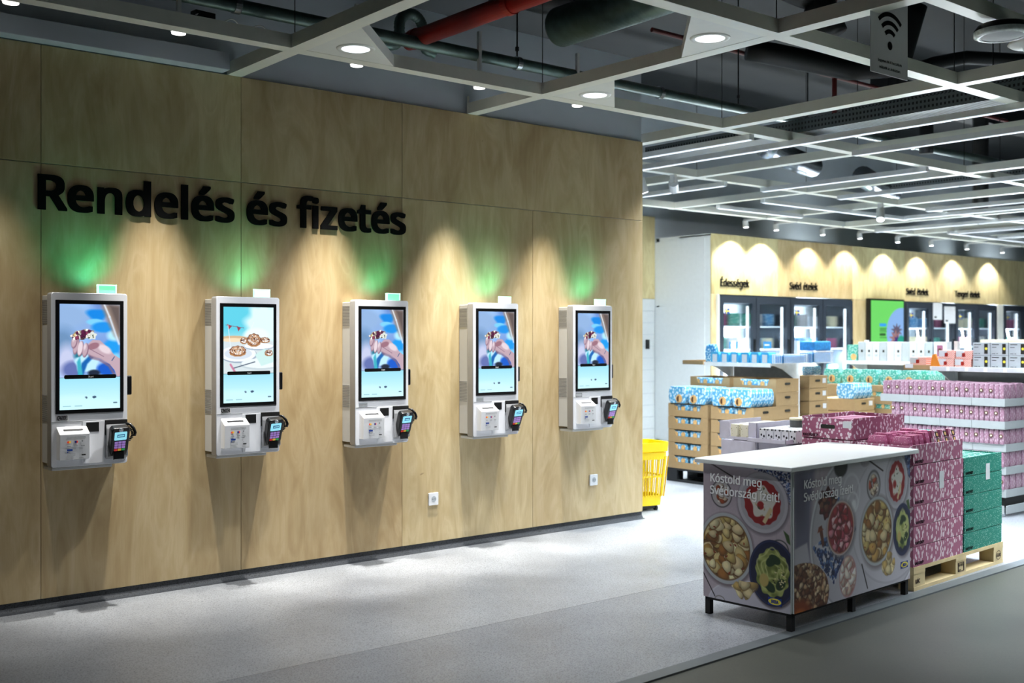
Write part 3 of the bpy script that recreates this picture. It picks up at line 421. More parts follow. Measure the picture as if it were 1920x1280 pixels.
# ------------------------------------------------------------------ printed pictures: colours painted on a fine grid
class Pic:
    def __init__(s, nx, nz, w, h, bg=(200, 200, 200)):
        s.nx, s.nz, s.w, s.h = nx, nz, w, h
        s.u, s.v = np.meshgrid((np.arange(nx)+.5)/nx, (np.arange(nz)+.5)/nz)   # v runs downwards
        s.a = np.ones((nz, nx, 3))*np.array(bg, float); s.asp = h/w
        s.rng = np.random.default_rng(5)
    def blend(s, mask, col):
        s.a = s.a*(1-mask[..., None]) + np.array(col, float)*mask[..., None] if np.ndim(col) < 3 else s.a*(1-mask[..., None]) + col*mask[..., None]
    def noise(s, f, seed=0):
        r = np.random.default_rng(seed); g = r.random((int(f*s.asp)+3, int(f)+3))
        x = s.u*f; y = s.v*f*s.asp; xi = x.astype(int); yi = y.astype(int); fx = x-xi; fy = y-yi
        fx = fx*fx*(3-2*fx); fy = fy*fy*(3-2*fy)
        return (g[yi, xi]*(1-fx)+g[yi, xi+1]*fx)*(1-fy)+(g[yi+1, xi]*(1-fx)+g[yi+1, xi+1]*fx)*fy
    def emask(s, cx, cy, rx, ry=None, ang=0., soft=.012, wob=0., wf=9, seed=0):
        """ellipse mask; radii in widths (x) and heights (y)"""
        ry = rx/s.asp if ry is None else ry
        dx = (s.u-cx); dy = (s.v-cy)*s.asp; c, n = math.cos(ang), math.sin(ang)
        x = (dx*c+dy*n)/rx; y = (-dx*n+dy*c)/(ry*s.asp)
        r = np.sqrt(x*x+y*y)
        if wob: r = r*(1+wob*np.sin(np.arctan2(y, x)*wf+seed))
        k = max(soft/max(rx, .001), .5/(s.nx*rx))
        return np.clip((1-r)/k+.5, 0, 1)
    def ell(s, cx, cy, rx, ry, col, **k): s.blend(s.emask(cx, cy, rx, ry, **k), col)
    def ring(s, cx, cy, rx, ry, th, col, **k):
        s.blend(np.clip(s.emask(cx, cy, rx, ry, **k)-s.emask(cx, cy, rx-th, ry-th/s.asp, **k), 0, 1), col)
    def poly(s, pts, col, soft=.006, alpha=1.):
        inside = np.zeros(s.u.shape, bool); d = np.full(s.u.shape, 9.); n = len(pts)
        for i in range(n):
            x1, y1 = pts[i]; x2, y2 = pts[(i+1) % n]
            c = ((y1 > s.v) != (y2 > s.v)) & (s.u < (x2-x1)*(s.v-y1)/((y2-y1) if y2 != y1 else 1e-9)+x1); inside ^= c
            ex, ey = x2-x1, (y2-y1)*s.asp; px, py = s.u-x1, (s.v-y1)*s.asp
            t = np.clip((px*ex+py*ey)/(ex*ex+ey*ey+1e-12), 0, 1); d = np.minimum(d, np.hypot(px-t*ex, py-t*ey))
        sd = np.where(inside, d, -d); s.blend(np.clip(sd/soft+.5, 0, 1)*alpha, col)
    def line(s, p, q, w, col, soft=.004):
        x1, y1 = p; x2, y2 = q; ex, ey = x2-x1, (y2-y1)*s.asp; px, py = s.u-x1, (s.v-y1)*s.asp
        t = np.clip((px*ex+py*ey)/(ex*ex+ey*ey+1e-12), 0, 1); d = np.hypot(px-t*ex, py-t*ey)
        s.blend(np.clip((w-d)/soft+.5, 0, 1), col)
    def scatter(s, mask, n, r, cols, seed=1, asp=1.5, wob=.12, edge=None, soft=.006):
        """overlapping slices / crumbs where mask is set"""
        g = np.random.default_rng(seed); ys, xs = np.nonzero(mask > .6)
        if not len(ys): return
        for k in range(n):
            i = g.integers(len(ys)); cx, cy = s.u[ys[i], xs[i]], s.v[ys[i], xs[i]]
            rr = r*g.uniform(.7, 1.25); an = g.uniform(0, PI); c = np.array(cols[g.integers(len(cols))], float)*g.uniform(.9, 1.06)
            e = s.emask(cx, cy, rr, rr/asp/s.asp, ang=an, soft=soft, wob=wob, wf=3, seed=k)*np.clip(mask*1.4, 0, 1)
            if edge is not None:
                s.blend(s.emask(cx+.004, cy+.006, rr*1.14, rr*1.14/asp/s.asp, ang=an, soft=soft, wob=wob, wf=3, seed=k)*np.clip(mask*1.4, 0, 1)*.7, edge)
            sh = .82+.3*(s.emask(cx-.2*rr, cy-.2*rr/s.asp, rr*.8, rr*.8/asp/s.asp, ang=an, soft=rr*.8))
            s.blend(e, np.clip(c[None, None]*sh[..., None], 0, 255))
    def mesh(s, name, mat, dim=1.):
        nx, nz = s.nx, s.nz
        X, Z = np.meshgrid(np.linspace(0, s.w, nx), np.linspace(s.h, 0, nz))
        co = np.zeros((nx*nz, 3), np.float32); co[:, 0] = X.ravel(); co[:, 2] = Z.ravel()
        i = np.arange((nz-1)*(nx-1)); r, c = i//(nx-1), i % (nx-1); a = r*nx+c
        quads = np.stack([a, a+nx, a+nx+1, a+1], 1).astype(np.int32)
        me = bpy.data.meshes.new(name); me.vertices.add(nx*nz); me.vertices.foreach_set('co', co.ravel())
        me.loops.add(quads.size); me.loops.foreach_set('vertex_index', quads.ravel())
        me.polygons.add(len(quads)); me.polygons.foreach_set('loop_start', np.arange(0, quads.size, 4, dtype=np.int32))
        me.update(); me.validate()
        v = np.clip(s.a/255, 0, 1); lin = np.where(v <= .04045, v/12.92, ((v+.055)/1.055)**2.4)*dim
        ca = me.color_attributes.new('print', 'FLOAT_COLOR', 'POINT')
        ca.data.foreach_set('color', np.concatenate([lin, np.ones((nz, nx, 1))], 2).astype(np.float32).ravel())
        me.materials.append(M[mat]); return me

def pic_hand():
    p = Pic(132, 232, .33, .582, (120, 160, 205))
    n = p.noise(3, 1); p.a = p.a*.8+np.stack([n*70, n*80, n*60+30], 2)
    p.ell(.15, .12, .35, .14, (140, 172, 214), soft=.3); p.ell(.05, .35, .2, .12, (105, 140, 180), soft=.2)
    p.ell(.62, .1, .17, .055, (20, 130, 220), soft=.08, wob=.15, wf=3); p.ell(.58, .17, .14, .03, (120, 200, 240), soft=.06)
    p.ell(.72, .22, .2, .05, (30, 140, 225), soft=.08); p.ell(.85, .42, .14, .08, (30, 150, 230), soft=.06)
    p.ell(.9, .3, .12, .05, (170, 225, 245), soft=.08)
    p.poly([(.68, 0), (1, 0), (1, .36), (.9, .3), (.8, .18)], (146, 128, 118), soft=.08); p.poly([(.8, 0), (1, .02), (1, .3)], (96, 84, 82), soft=.08)
    p.line((.73, 0), (.82, .12), .012, (226, 236, 246), .03); p.line((.82, .12), (.98, .38), .014, (206, 222, 238), .03)
    p.ell(.12, .55, .16, .16, (190, 196, 226), soft=.12); p.ell(.22, .62, .18, .08, (96, 110, 170), soft=.1)
    p.ell(.36, .49, .12, .05, (26, 110, 130), soft=.08); p.ell(.44, .56, .19, .09, (184, 226, 246), soft=.04, wob=.1, wf=5)
    p.poly([(.3, .66), (.36, .56), (.5, .48), (.58, .49), (.45, .57), (.38, .68)], (24, 96, 170), soft=.03)
    p.poly([(.28, .55), (.33, .5), (.38, .68), (.3, .68)], (60, 170, 190), soft=.03)
    p.ell(.78, .62, .17, .06, (22, 88, 196), soft=.06); p.ell(.56, .655, .1, .03, (30, 40, 60), soft=.05)
    p.ell(.92, .52, .1, .05, (120, 200, 240), soft=.06)
    skin, sh, hi = (186, 160, 172), (128, 96, 116), (220, 204, 212)
    p.poly([(1.02, .68), (1.02, .53), (.9, .485), (.8, .42), (.66, .345), (.54, .34), (.42, .4), (.4, .45), (.52, .5), (.66, .52), (.82, .575), (.9, .63), (.95, .7)], skin, .01)
    p.poly([(.44, .47), (.54, .495), (.68, .525), (.83, .58), (.95, .7), (.9, .7), (.8, .6), (.64, .54), (.5, .52)], sh, .03, .75)
    p.ell(.74, .43, .12, .035, hi, ang=.5, soft=.06); p.ell(.55, .4, .1, .03, (150, 108, 122), ang=-.3, soft=.03)
    for i, (x, y, a, l) in enumerate([(.27, .385, 1.3, .13), (.24, .345, 1.15, .1), (.34, .41, 1.35, .12), (.42, .425, 1.1, .11)]):
        p.ell(x, y+.015, .048, l*.62, sh, ang=.18, soft=.01); p.ell(x-.006, y+.01, .04, l*.56, skin if i != 2 else hi, ang=.18, soft=.012)
        p.ell(x-.01, y-.02, .02, .03, hi, ang=.18, soft=.02)
    p.line((.5, .43), (.72, .5), .005, sh, .01); p.line((.86, .54), (.9, .505), .008, (70, 90, 130), .006)
    m = p.emask(.37, .29, .19, .045, ang=-.22, soft=.01, wob=.08, wf=7)
    p.blend(m, (150, 140, 120)); p.scatter(m, 46, .035, [(226, 220, 200), (120, 50, 80), (80, 26, 60), (200, 176, 120), (236, 230, 222)], 3, 1.3, edge=(50, 30, 44))
    p.ell(.53, .3, .07, .035, (214, 220, 214), soft=.01, wob=.15, wf=5); p.scatter(p.emask(.5, .3, .07, .03), 8, .018, [(70, 84, 60), (230, 226, 214)], 4)
    screen_bottom(p); return p
def screen_bottom(p):
    p.blend((p.v > .695).astype(float), np.dstack([150+60*(p.v-.69)*3, 214+30*(p.v-.69)*3, 232+20*(p.v-.69)*3]).clip(0, 255))
    p.ell(.2, .97, .5, .1, (196, 236, 240), soft=.3)
    p.blend(((p.v > .695) & (p.v < .70)).astype(float), (60, 90, 110))
    for x in (.43, .55): p.ell(x, .885, .02, .01, (120, 150, 170), soft=.01); p.ell(x+.01, .89, .012, .008, (60, 80, 100), soft=.01)
    p.ell(.57, .885, .03, .011, (60, 84, 110), soft=.01, wob=.2)
    for x0, x1 in ((.06, .18), (.25, .36)): p.line((x0, .965), (x1, .965), .006, (130, 176, 190), .01)
    p.line((.89, .945), (.94, .945), .01, (70, 96, 110), .01)
def pic_buns():
    p = Pic(132, 232, .33, .582, (150, 214, 226))
    p.ell(.2, .12, .5, .16, (92, 200, 222), soft=.3); p.ell(.8, .2, .35, .25, (214, 240, 242), soft=.15, wob=.1)
    p.ell(.65, .3, .25, .08, (228, 244, 244), soft=.1)
    p.poly([(0, .36), (.5, .3), (1, .36), (1, .72), (0, .72)], (206, 218, 222), soft=.04)
    p.ell(.2, .33, .28, .03, (206, 176, 140), soft=.02); p.ell(.2, .345, .26, .02, (236, 214, 180), soft=.02)
    p.ell(.3, .5, .36, .085, (150, 166, 184), soft=.02); p.ell(.29, .49, .35, .08, (232, 238, 244), soft=.01); p.ell(.29, .488, .27, .058, (206, 216, 228), soft=.015)
    p.ell(.7, .42, .3, .035, (168, 182, 196), soft=.015); p.ell(.7, .41, .29, .03, (238, 240, 244), soft=.01)
    p.ell(.75, .6, .42, .06, (190, 204, 210), soft=.02); p.ell(.75, .59, .4, .052, (226, 236, 238), soft=.02)
    p.poly([(.62, .5), (.8, .44), (1, .46), (1, .58), (.75, .62)], (196, 228, 226), soft=.02)
    def bun(x, y, r, ry):
        p.ell(x, y+ry*.45, r*1.02, ry*.8, (176, 128, 84), soft=.01, wob=.03); p.ell(x, y, r, ry, (120, 76, 58), soft=.01, wob=.05)
        for k, q in enumerate((.86, .62, .38, .16)): p.ring(x, y, r*q, ry*q, .02*r/.13, (196, 152, 116) if k % 2 == 0 else (222, 196, 170), wob=.05, wf=4, seed=k)
        p.scatter(p.emask(x, y, r*.85, ry*.85), 34, .011, [(246, 240, 236), (250, 250, 250), (80, 46, 40)], 7, 1.2)
    bun(.82, .345, .1, .028); bun(.4, .35, .07, .03); bun(.6, .34, .135, .062); bun(.28, .455, .16, .05); bun(.9, .48, .08, .03)
    for x, y, r in ((.12, .2, .05), (.3, .22, .04)):
        p.poly([(x-r, y-.02), (x+r, y), (x-.2*r, y+.035)], (150, 60, 76), .01)
    p.line((.05, .19), (.4, .22), .004, (120, 70, 84), .006); p.line((.09, .19), (.14, .42), .005, (226, 236, 240), .008)
    p.line((.5, .28), (.6, .16), .005, (226, 240, 240), .01); p.line((.18, .64), (.62, .575), .009, (70, 84, 104), .01); p.line((.14, .6), (.24, .69), .018, (196, 120, 150), .02)
    screen_bottom(p); return p
def bowl(p, x, y, rx, ry, rim, inner, k=.86):
    p.ell(x+.006, y+.01, rx*1.05, ry*1.05, np.array(p.a.mean((0, 1)))*.72, soft=.03); p.ell(x, y, rx, ry, rim, soft=.004); p.ell(x, y, rx*k, ry*k, inner, soft=.01)
def chips(p, x, y, rx, ry, seed):
    bowl(p, x, y, rx, ry, (186, 192, 198), (112, 84, 46), .9)
    m = p.emask(x, y, rx*.86, ry*.86)
    p.scatter(m, 100, rx*.2, [(222, 202, 140), (206, 182, 112), (236, 224, 176), (186, 146, 76), (214, 196, 150), (150, 100, 46)], seed, 1.25, .1, edge=(92, 60, 28))
    p.scatter(m, 10, rx*.05, [(140, 50, 24)], seed+1, 2)
def mash(p, x, y, rx, ry, seed):
    p.ell(x+.01, y+.01, rx*1.03, ry*1.03, (110, 100, 110), soft=.02); p.ell(x, y, rx, ry, (24, 30, 66), soft=.004); p.ring(x, y, rx*.97, ry*.97, .01, (46, 56, 104))
    m = p.emask(x, y, rx*.7, ry*.72, wob=.05, wf=11, soft=.006)
    n = p.noise(26, seed)[..., None]; p.blend(m, np.array((96, 110, 44.))*(1-n)+np.array((196, 206, 124.))*n)
    for q in (.62, .45, .28): p.ring(x, y-.02, rx*q, ry*q, .012, (206, 212, 140), wob=.12, wf=5)
    for dx, dy, a in ((-.05, -.35, .8), (.1, -.42, 2.), (.35, .3, .6), (-.1, .42, 2.3)): p.ell(x+dx*rx, y+dy*ry, rx*.17, ry*.2, (30, 58, 26), ang=a, soft=.008)
    p.scatter(p.emask(x+.3*rx, y+.1*ry, rx*.3, ry*.3), 26, rx*.035, [(236, 226, 176), (40, 40, 26), (226, 214, 150)], seed, 1.5)
    p.ell(x-.35*rx, y+.25*ry, rx*.2, ry*.2, (196, 176, 104), soft=.01)
def redbowl(p, x, y, rx, ry):
    bowl(p, x, y, rx, ry, (196, 194, 204), (178, 176, 186), .88); p.ell(x, y, rx*.72, ry*.74, (150, 26, 32), soft=.006, wob=.02, wf=15)
    m = p.emask(x+.02*rx, y, rx*.48, ry*.5, wob=.14, wf=5, soft=.01); p.blend(m, (226, 224, 216)); p.ell(x-.02, y+.1*ry, rx*.14, ry*.14, (160, 30, 34), soft=.01)
    p.scatter(m, 16, rx*.05, [(60, 70, 46), (200, 176, 130), (240, 238, 232)], 8, 2)
    p.poly([(x, y+.62*ry), (x+.3*rx, y+.12*ry), (x+.42*rx, y+.2*ry), (x+.12*rx, y+.7*ry)], (226, 206, 160), .008)
def glassjar(p, x, y, rx, ry, fill, seed=0):
    p.ring(x, y, rx, ry, .012, (60, 60, 64)); p.ell(x, y, rx*.9, ry*.9, (190, 186, 188), soft=.01); p.scatter(p.emask(x, y, rx*.7, ry*.7), 16, rx*.3, fill, seed, 1.6, edge=(90, 60, 50))
def dots_cloth(p, pts, seed, n=240):
    before = p.a.copy(); p.a[:] = 0; p.poly(pts, (255, 255, 255), .004); m = p.a[..., 0]/255; p.a = before
    p.blend(m, (214, 214, 226)); p.scatter(m, n, .011, [(40, 56, 110), (30, 40, 80), (90, 120, 180)], seed, 1.5)
def table_bg(p, seed):
    n = p.noise(3, seed)[..., None]; g = p.noise(60, seed+1)[..., None]
    p.a = np.array((176., 164, 176))+n*26+g*6
    for x in (.2, .55, .84): p.line((x, 0), (x+.01, 1), .0012, (150, 140, 150), .004)
def pic_left():
    p = Pic(200, 286, .545, .78); table_bg(p, 2)
    dots_cloth(p, [(.55, 0), (1, 0), (1, .24), (.86, .16), (.74, .05)], 3)
    p.line((.08, .0), (.4, .1), .008, (52, 44, 48)); p.line((.1, .01), (.41, .11), .003, (140, 130, 130))
    p.ell(.62, 1.02, .56, .2, (208, 206, 220), soft=.02); p.ring(.62, 1.02, .56, .2, .012, (226, 226, 236))
    glassjar(p, .22, .22, .125, .1, [(222, 206, 180), (236, 232, 226), (150, 70, 40)], 5)
    redbowl(p, .69, .245, .28, .215)
    p.poly([(.92, .42), (.98, .45), (1, .52), (.96, .5)], (66, 90, 50), .01); p.ring(.88, .56, .1, .07, .01, (40, 50, 46)); 
    chips(p, .27, .615, .315, .26, 11); mash(p, .8, .735, .26, .235, 12)
    m = p.emask(.48, .88, .15, .06, wob=.3, wf=3); p.scatter(m, 14, .055, [(206, 184, 120), (190, 160, 96), (226, 210, 160)], 4, 1.2, edge=(120, 96, 60))
    p.line((0, .82), (.14, .98), .006, (40, 36, 40)); p.ring(.2, 1.0, .06, .03, .008, (120, 116, 110)); return p
def pic_right():
    p = Pic(330, 220, 1.22, .78); table_bg(p, 9)
    p.poly([(0, 0), (.16, 0), (.13, .3), (.12, .7), (.16, 1), (0, 1)], (120, 118, 146), .04); p.ell(.05, .2, .05, .2, (96, 92, 120), soft=.05)
    p.ell(.62, .52, .5, .66, (198, 196, 206), soft=.01); p.ring(.62, .52, .5, .66, .012, (232, 234, 240)); p.ring(.62, .52, .485, .64, .004, (140, 136, 150))
    p.ell(.82, .46, .36, .52, (206, 204, 214), soft=.02); p.ring(.82, .46, .36, .52, .004, (160, 156, 168))
    p.poly([(0, .55), (.1, .52), (.12, .66), (0, .7)], (206, 204, 216), .01)
    m = p.emask(.05, .9, .22, .24, soft=.01); p.blend(m, (96, 52, 36)); p.scatter(m, 230, .016, [(196, 160, 120), (150, 104, 76), (226, 200, 160), (110, 66, 44)], 2, 1.4, edge=(70, 36, 26))
    p.ell(.03, 1.0, .1, .09, (150, 70, 30), soft=.05); p.ell(.04, 1.03, .05, .05, (230, 120, 40), soft=.04)
    dots_cloth(p, [(.14, .56), (.47, .4), (.5, .5), (.34, .8), (.32, .88), (.2, .7)], 5, 300); dots_cloth(p, [(.26, .26), (.36, .24), (.34, .36), (.27, .35)], 6, 30)
    dots_cloth(p, [(.94, 0), (1, 0), (1, .2), (.96, .14)], 7, 60)
    p.ell(.37, .02, .055, .075, (26, 22, 26), soft=.004); p.ring(.37, .02, .058, .08, .006, (110, 110, 120))
    p.ell(.265, .27, .07, .11, (70, 20, 26), soft=.006, wob=.12); p.scatter(p.emask(.265, .27, .065, .1), 30, .014, [(50, 14, 20), (110, 30, 36), (130, 80, 60)], 2, 1.1)
    p.ring(.46, .23, .075, .15, .008, (226, 228, 234)); p.ring(.47, .3, .05, .08, .008, (236, 238, 242)); p.ell(.48, .32, .02, .04, (240, 242, 246))
    p.ell(.58, .0, .05, .06, (170, 164, 176), soft=.01); p.ring(.58, 0, .05, .06, .005, (220, 220, 228))
    glassjar(p, .655, .2, .06, .115, [(236, 226, 220), (190, 90, 70), (222, 206, 180)], 6); p.line((.58, -.02), (.74, .1), .004, (60, 50, 54))
    redbowl(p, .87, .2, .105, .215)
    p.poly([(.19, .43), (.215, .42), (.235, .56), (.22, .58)], (110, 56, 40), .006); p.poly([(.19, .43), (.23, .45), (.18, .47)], (140, 70, 46), .006)
    bowl(p, .37, .47, .115, .2, (206, 190, 190), (160, 90, 60), .93); m = p.emask(.37, .47, .1, .175); p.blend(m, (150, 40, 56)); p.scatter(m, 70, .02, [(196, 70, 96), (226, 140, 156), (140, 30, 44), (240, 190, 196), (170, 50, 60)], 9, 1.3, edge=(90, 20, 30))
    p.ell(.43, .84, .07, .15, (206, 170, 170), soft=.006); p.ring(.43, .84, .07, .15, .004, (150, 60, 60)); m = p.emask(.43, .84, .066, .14); p.scatter(m, 34, .03, [(232, 222, 210), (244, 238, 230), (214, 196, 180)], 3, 1.8, .2, edge=(170, 110, 104))
    chips(p, .685, .555, .15, .265, 21); mash(p, .925, .59, .09, .205, 22)
    p.scatter(p.emask(.79, .83, .06, .09), 12, .024, [(206, 184, 120), (190, 160, 96), (222, 206, 156)], 4, 1.2, edge=(120, 96, 60))
    p.poly([(.96, .37), (.985, .36), (1, .44), (.98, .44)], (70, 96, 50), .006); p.line((.55, .78), (.6, .97), .004, (40, 36, 40)); return p
def pic_tv():
    p = Pic(90, 150, 1.0, 1.72, (104, 206, 96)); p.ell(.95, .32, .48, .25, (130, 170, 222), soft=.01)
    p.ell(.78, .3, .12, .05, (90, 80, 100), wob=.3, soft=.02); p.ell(.75, .38, .14, .06, (150, 110, 110), wob=.3, soft=.02); p.ell(.8, .42, .1, .06, (60, 40, 110), wob=.2, soft=.02)
    p.ell(.92, .42, .12, .07, (30, 150, 130), soft=.02); p.ell(.7, .47, .06, .05, (170, 130, 130), wob=.2, soft=.02)
    p.poly([(.26, .23), (.46, .23), (.46, .26), (.26, .26)], (50, 150, 230), .01)
    for y, w in ((.28, .2), (.295, .18), (.31, .2), (.37, .2)): p.line((.27, y), (.27+w, y), .008, (60, 130, 60), .01)
    p.line((.28, .34), (.42, .34), .022, (40, 90, 40), .01); return p
SCREEN = {'hand': pic_hand().mesh('hand_picture', 'screen_print'), 'buns': pic_buns().mesh('buns_picture', 'screen_print')}

# ------------------------------------------------------------------ the setting
def grot(x, y, a=0): return (x, y, 0), a
fl = B(-8, 34, -8, 16, -.2, -.004).build('floor', 'concrete_floor'); struct(fl)
A0 = (3.57, 3.44); AS = .033                                   # edge of the vinyl, slightly askew to the wall
def edge_y(x, d=0.): return A0[1] + AS*(x-A0[0]) + d
def sheet(name, mat, y1, z, y0=None, x0=-8, x1=34):
    pts = [(x0, edge_y(x0, .04) if y0 is None else y0), (x1, edge_y(x1, .04) if y0 is None else y0), (x1, y1), (x0, y1)]
    return MB().prism(pts, -.004, z, 'z').build(name, mat, fl)
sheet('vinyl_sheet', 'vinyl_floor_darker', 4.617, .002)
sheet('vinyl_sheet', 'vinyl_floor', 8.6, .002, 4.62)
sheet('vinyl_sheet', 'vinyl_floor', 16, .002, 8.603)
MB().prism([(-8, edge_y(-8, -.04)), (34, edge_y(34, -.04)), (34, edge_y(34, .04)), (-8, edge_y(-8, .04))], -.004, .005, 'z').build('edge_strip', 'floor_strip', fl)

# plywood wall
WY = 6.485
wb = B(-3, 6.783, WY+.018, WY+.2, 0, 3.9).build('wall_back', 'upper_wall_grey'); struct(wb)
XJ = [-2.99, -.554, .666, 1.886, 3.106, 4.334, 5.552, 6.783]
for i in range(len(XJ)-1):
    B(XJ[i]+.0015, XJ[i+1]-.0015, WY, WY+.018, .062, 2.528).build('plywood_panel', 'birch_plywood', wb, bevel=.001, seg=1)
for a, b in ((-2.99, .666), (.666, 1.886), (1.886, 3.106), (3.106, 4.334), (4.334, 6.783)):
    B(a+.0015, b-.0015, WY, WY+.018, 2.532, 3.2).build('plywood_panel', 'birch_plywood', wb, bevel=.001, seg=1)
bb = MB().prism([(WY+.018, .068), (WY+.012, .068), (WY+.010, .03), (WY-.004, .008), (WY-.03, .0035), (WY-.03, .002), (WY+.018, .002)], -3, 6.783, 'x').build('baseboard_back', 'skirting_vinyl'); struct(bb)
tr = B(-3, 2.98, WY-.11, WY, 3.205, 3.315).build('trim_1', 'upper_wall_grey', None, bevel=.004); struct(tr)

# rear walls of the store
FY = 10.2; FX = 12.07
wr = B(6.9, 34, 11.3, 11.5, 0, 5.2).build('wall_rear', 'rear_wall_grey'); struct(wr)
for i in range(12):                                            # tiles left of the white wall
    for j in range(2): B(11.16+.455*j, 11.61+.455*j, 11.288, 11.3, .175*i+.003, .175*(i+1)-.003).build('tile', 'white_tile', wr)
B(10.2, 12.06, 11.28, 11.3, 2.105, 3.33).build('plywood_panel', 'birch_plywood_lit', wr)
B(10.2, 11.15, 11.28, 11.3, 0, 2.1).build('wall_board', 'white_wall', wr)
wl = B(FX, FX+.1, FY+.02, 11.28, 0, 3.01).build('wall_left', 'white_wall'); struct(wl)
for z0, z1 in ((.02, 1.98), (2.0, 2.95)): B(FX-.008, FX, FY+.12, 11.278, z0, z1).build('wall_board', 'white_wall', wl)
# birch front above and between the freezers
FRONT = [(12.22, 15.55), (17.12, 18.73), (18.76, 20.3), (20.5, 23.8)]
wf = B(FX, 34, FY+1.0, FY+1.06, 0, 3.0).build('wall_front', 'rear_wall_grey'); struct(wf)
xs = [FX, 13.6, 15.55, 17.12, 18.745, 20.4, 22.2, 24, 26, 28]
for a, b in zip(xs[:-1], xs[1:]): B(a+.002, b-.002, FY, FY+.02, 2.15, 3.01).build('plywood_panel', 'birch_plywood_lit', wf)
for a, b in ((FX, 12.2), (15.57, 17.1), (23.82, 28)): B(a, b, FY, FY+.02, 0, 2.147).build('plywood_panel', 'birch_plywood_lit', wf)
B(FX, 28, FY+.02, FY+.6, 2.98, 3.0).build('cover_board', 'rear_wall_grey', wf)
for s, X, z in (('Édességek', 12.25, 2.265), ('Svéd ételek', 13.88, 2.265), ('Svéd ételek', 17.15, 2.265), ('Tengeri ételek', 18.78, 2.265)):
    lab = {'Édességek': 'black letters reading Édességek on birch above the first freezer doors', 'Tengeri ételek': 'black letters reading Tengeri ételek on birch, furthest right'}.get(s)
    if lab is None: lab = 'black letters reading Svéd ételek ' + ('just left of the green display screen' if X < 15 else 'just right of the green display screen')
    mb, w = text_mesh(s, .105, bold=.016, depth=.01, sx=1.12)
    t = thing('wall_lettering', lab, 'lettering', (X, FY-.001, z), 0, 'section names above the freezers'); x_ = 0.
    for wd_ in s.split(' '):
        mb, w = text_mesh(wd_, .105, bold=.013, depth=.01, sx=.9); mb.build('word', 'text_black', t, (x_, 0, 0)); x_ += w + .045

# ceiling deck and open grid
ce = B(-8, 34, -8, 16, 5.2, 5.4).build('ceiling', 'ceiling_deck'); struct(ce)
GX = [1.16+1.9*k for k in range(0, 12)]
GY = [1.8, 3.73, 5.69, 7.6, 9.62]
bz0, bz1, bw = 3.2, 3.278, .048
for k, y in enumerate(GY):
    cuts = [-3.0] + GX
    x1 = 23.0
    if y > 6: cuts = [c for c in GX if c > 6.5]
    for a, b in zip(cuts, cuts[1:] + [x1]):
        B(a+(bw if a > -2.9 else 0)+.001, b-bw-.001, y-bw, y+bw, bz0, bz1).build('grid_beam', 'ceiling_beam', ce)
for k, x in enumerate(GX):
    end = 6.37 if x < 3 else (WY if x < 6.8 else 9.7)
    B(x-bw, x+bw, -1.0, end-.001, bz0, bz1).build('grid_beam', 'ceiling_beam', ce)
    if x < 6.8 and x > 2: B(x-bw-.003, x-bw+.01, WY-.012, WY-.001, bz0, bz1+.05).build('beam_bracket', 'ceiling_beam', ce)
B(4.96+bw, 12, 2.80, 2.88, bz0, bz1).build('grid_beam', 'ceiling_beam', ce)
# suspension wires at the crossings
w_ = MB()
for x in GX[:8]:
    for y in GY[1:4]:
        if y < 6.4 or x > 6.5: w_.cyl((x, y, bz1), (x, y, 5.2), .003, n=6)
w_.build('suspension_wires', 'dark_duct', ce)['kind'] = 'stuff'

# downlight corner panels
def downlight(x, y, sx, sy, label):
    t = thing('ceiling_downlight', label, 'ceiling light', (x+sx*.0, y, 3.2), 0, 'triangular corner downlights')
    a = .65
    MB().prism([(sx*bw, sy*bw), (sx*a, sy*bw), (sx*bw, sy*a)], .002, .07, 'z').build('corner_panel', 'white_frame', t)
    cx, cy = sx*.25, sy*.26
    MB().lathe([(.082, -.001), (.084, -.004), (.108, -.004), (.112, .002), (.112, .01), (.082, .01)], (cx, cy, 0), 36).build('trim_ring', 'white_frame', t, smooth=True)
    MB().cyl((cx, cy, -.003), (cx, cy, .004), .08, n=36).build('diffuser', 'led_white', t)
    lamp('downlight', 'SPOT', (x+cx, y+cy, 3.18), DOWN_W*(.45 if 'outside' in label else 1.1), (.96, .98, 1), (x+cx, y+cy, 0), t, spot_size=1.8, spot_blend=.8, shadow_soft_size=.07)
    return t
downlight(3.06, 5.69, 1, -1, 'triangular white downlight panel at the beam crossing left of the red pipe')
downlight(4.96, 5.69, 1, -1, 'triangular white downlight panel above the right end of the plywood wall')
downlight(4.96, 3.73, -1, 1, 'triangular white downlight panel nearest the hanging wireless sign')

downlight(3.06, 3.73, 1, -1, 'added triangular fill downlight above the left foreground floor, outside the frame')  # unseen panel added to light the kiosk faces and foreground floor
downlight(4.96, 1.8, 1, -1, 'added triangular fill downlight in front of the counter, outside the frame')  # also unseen, repeats the grid pattern as added fill light
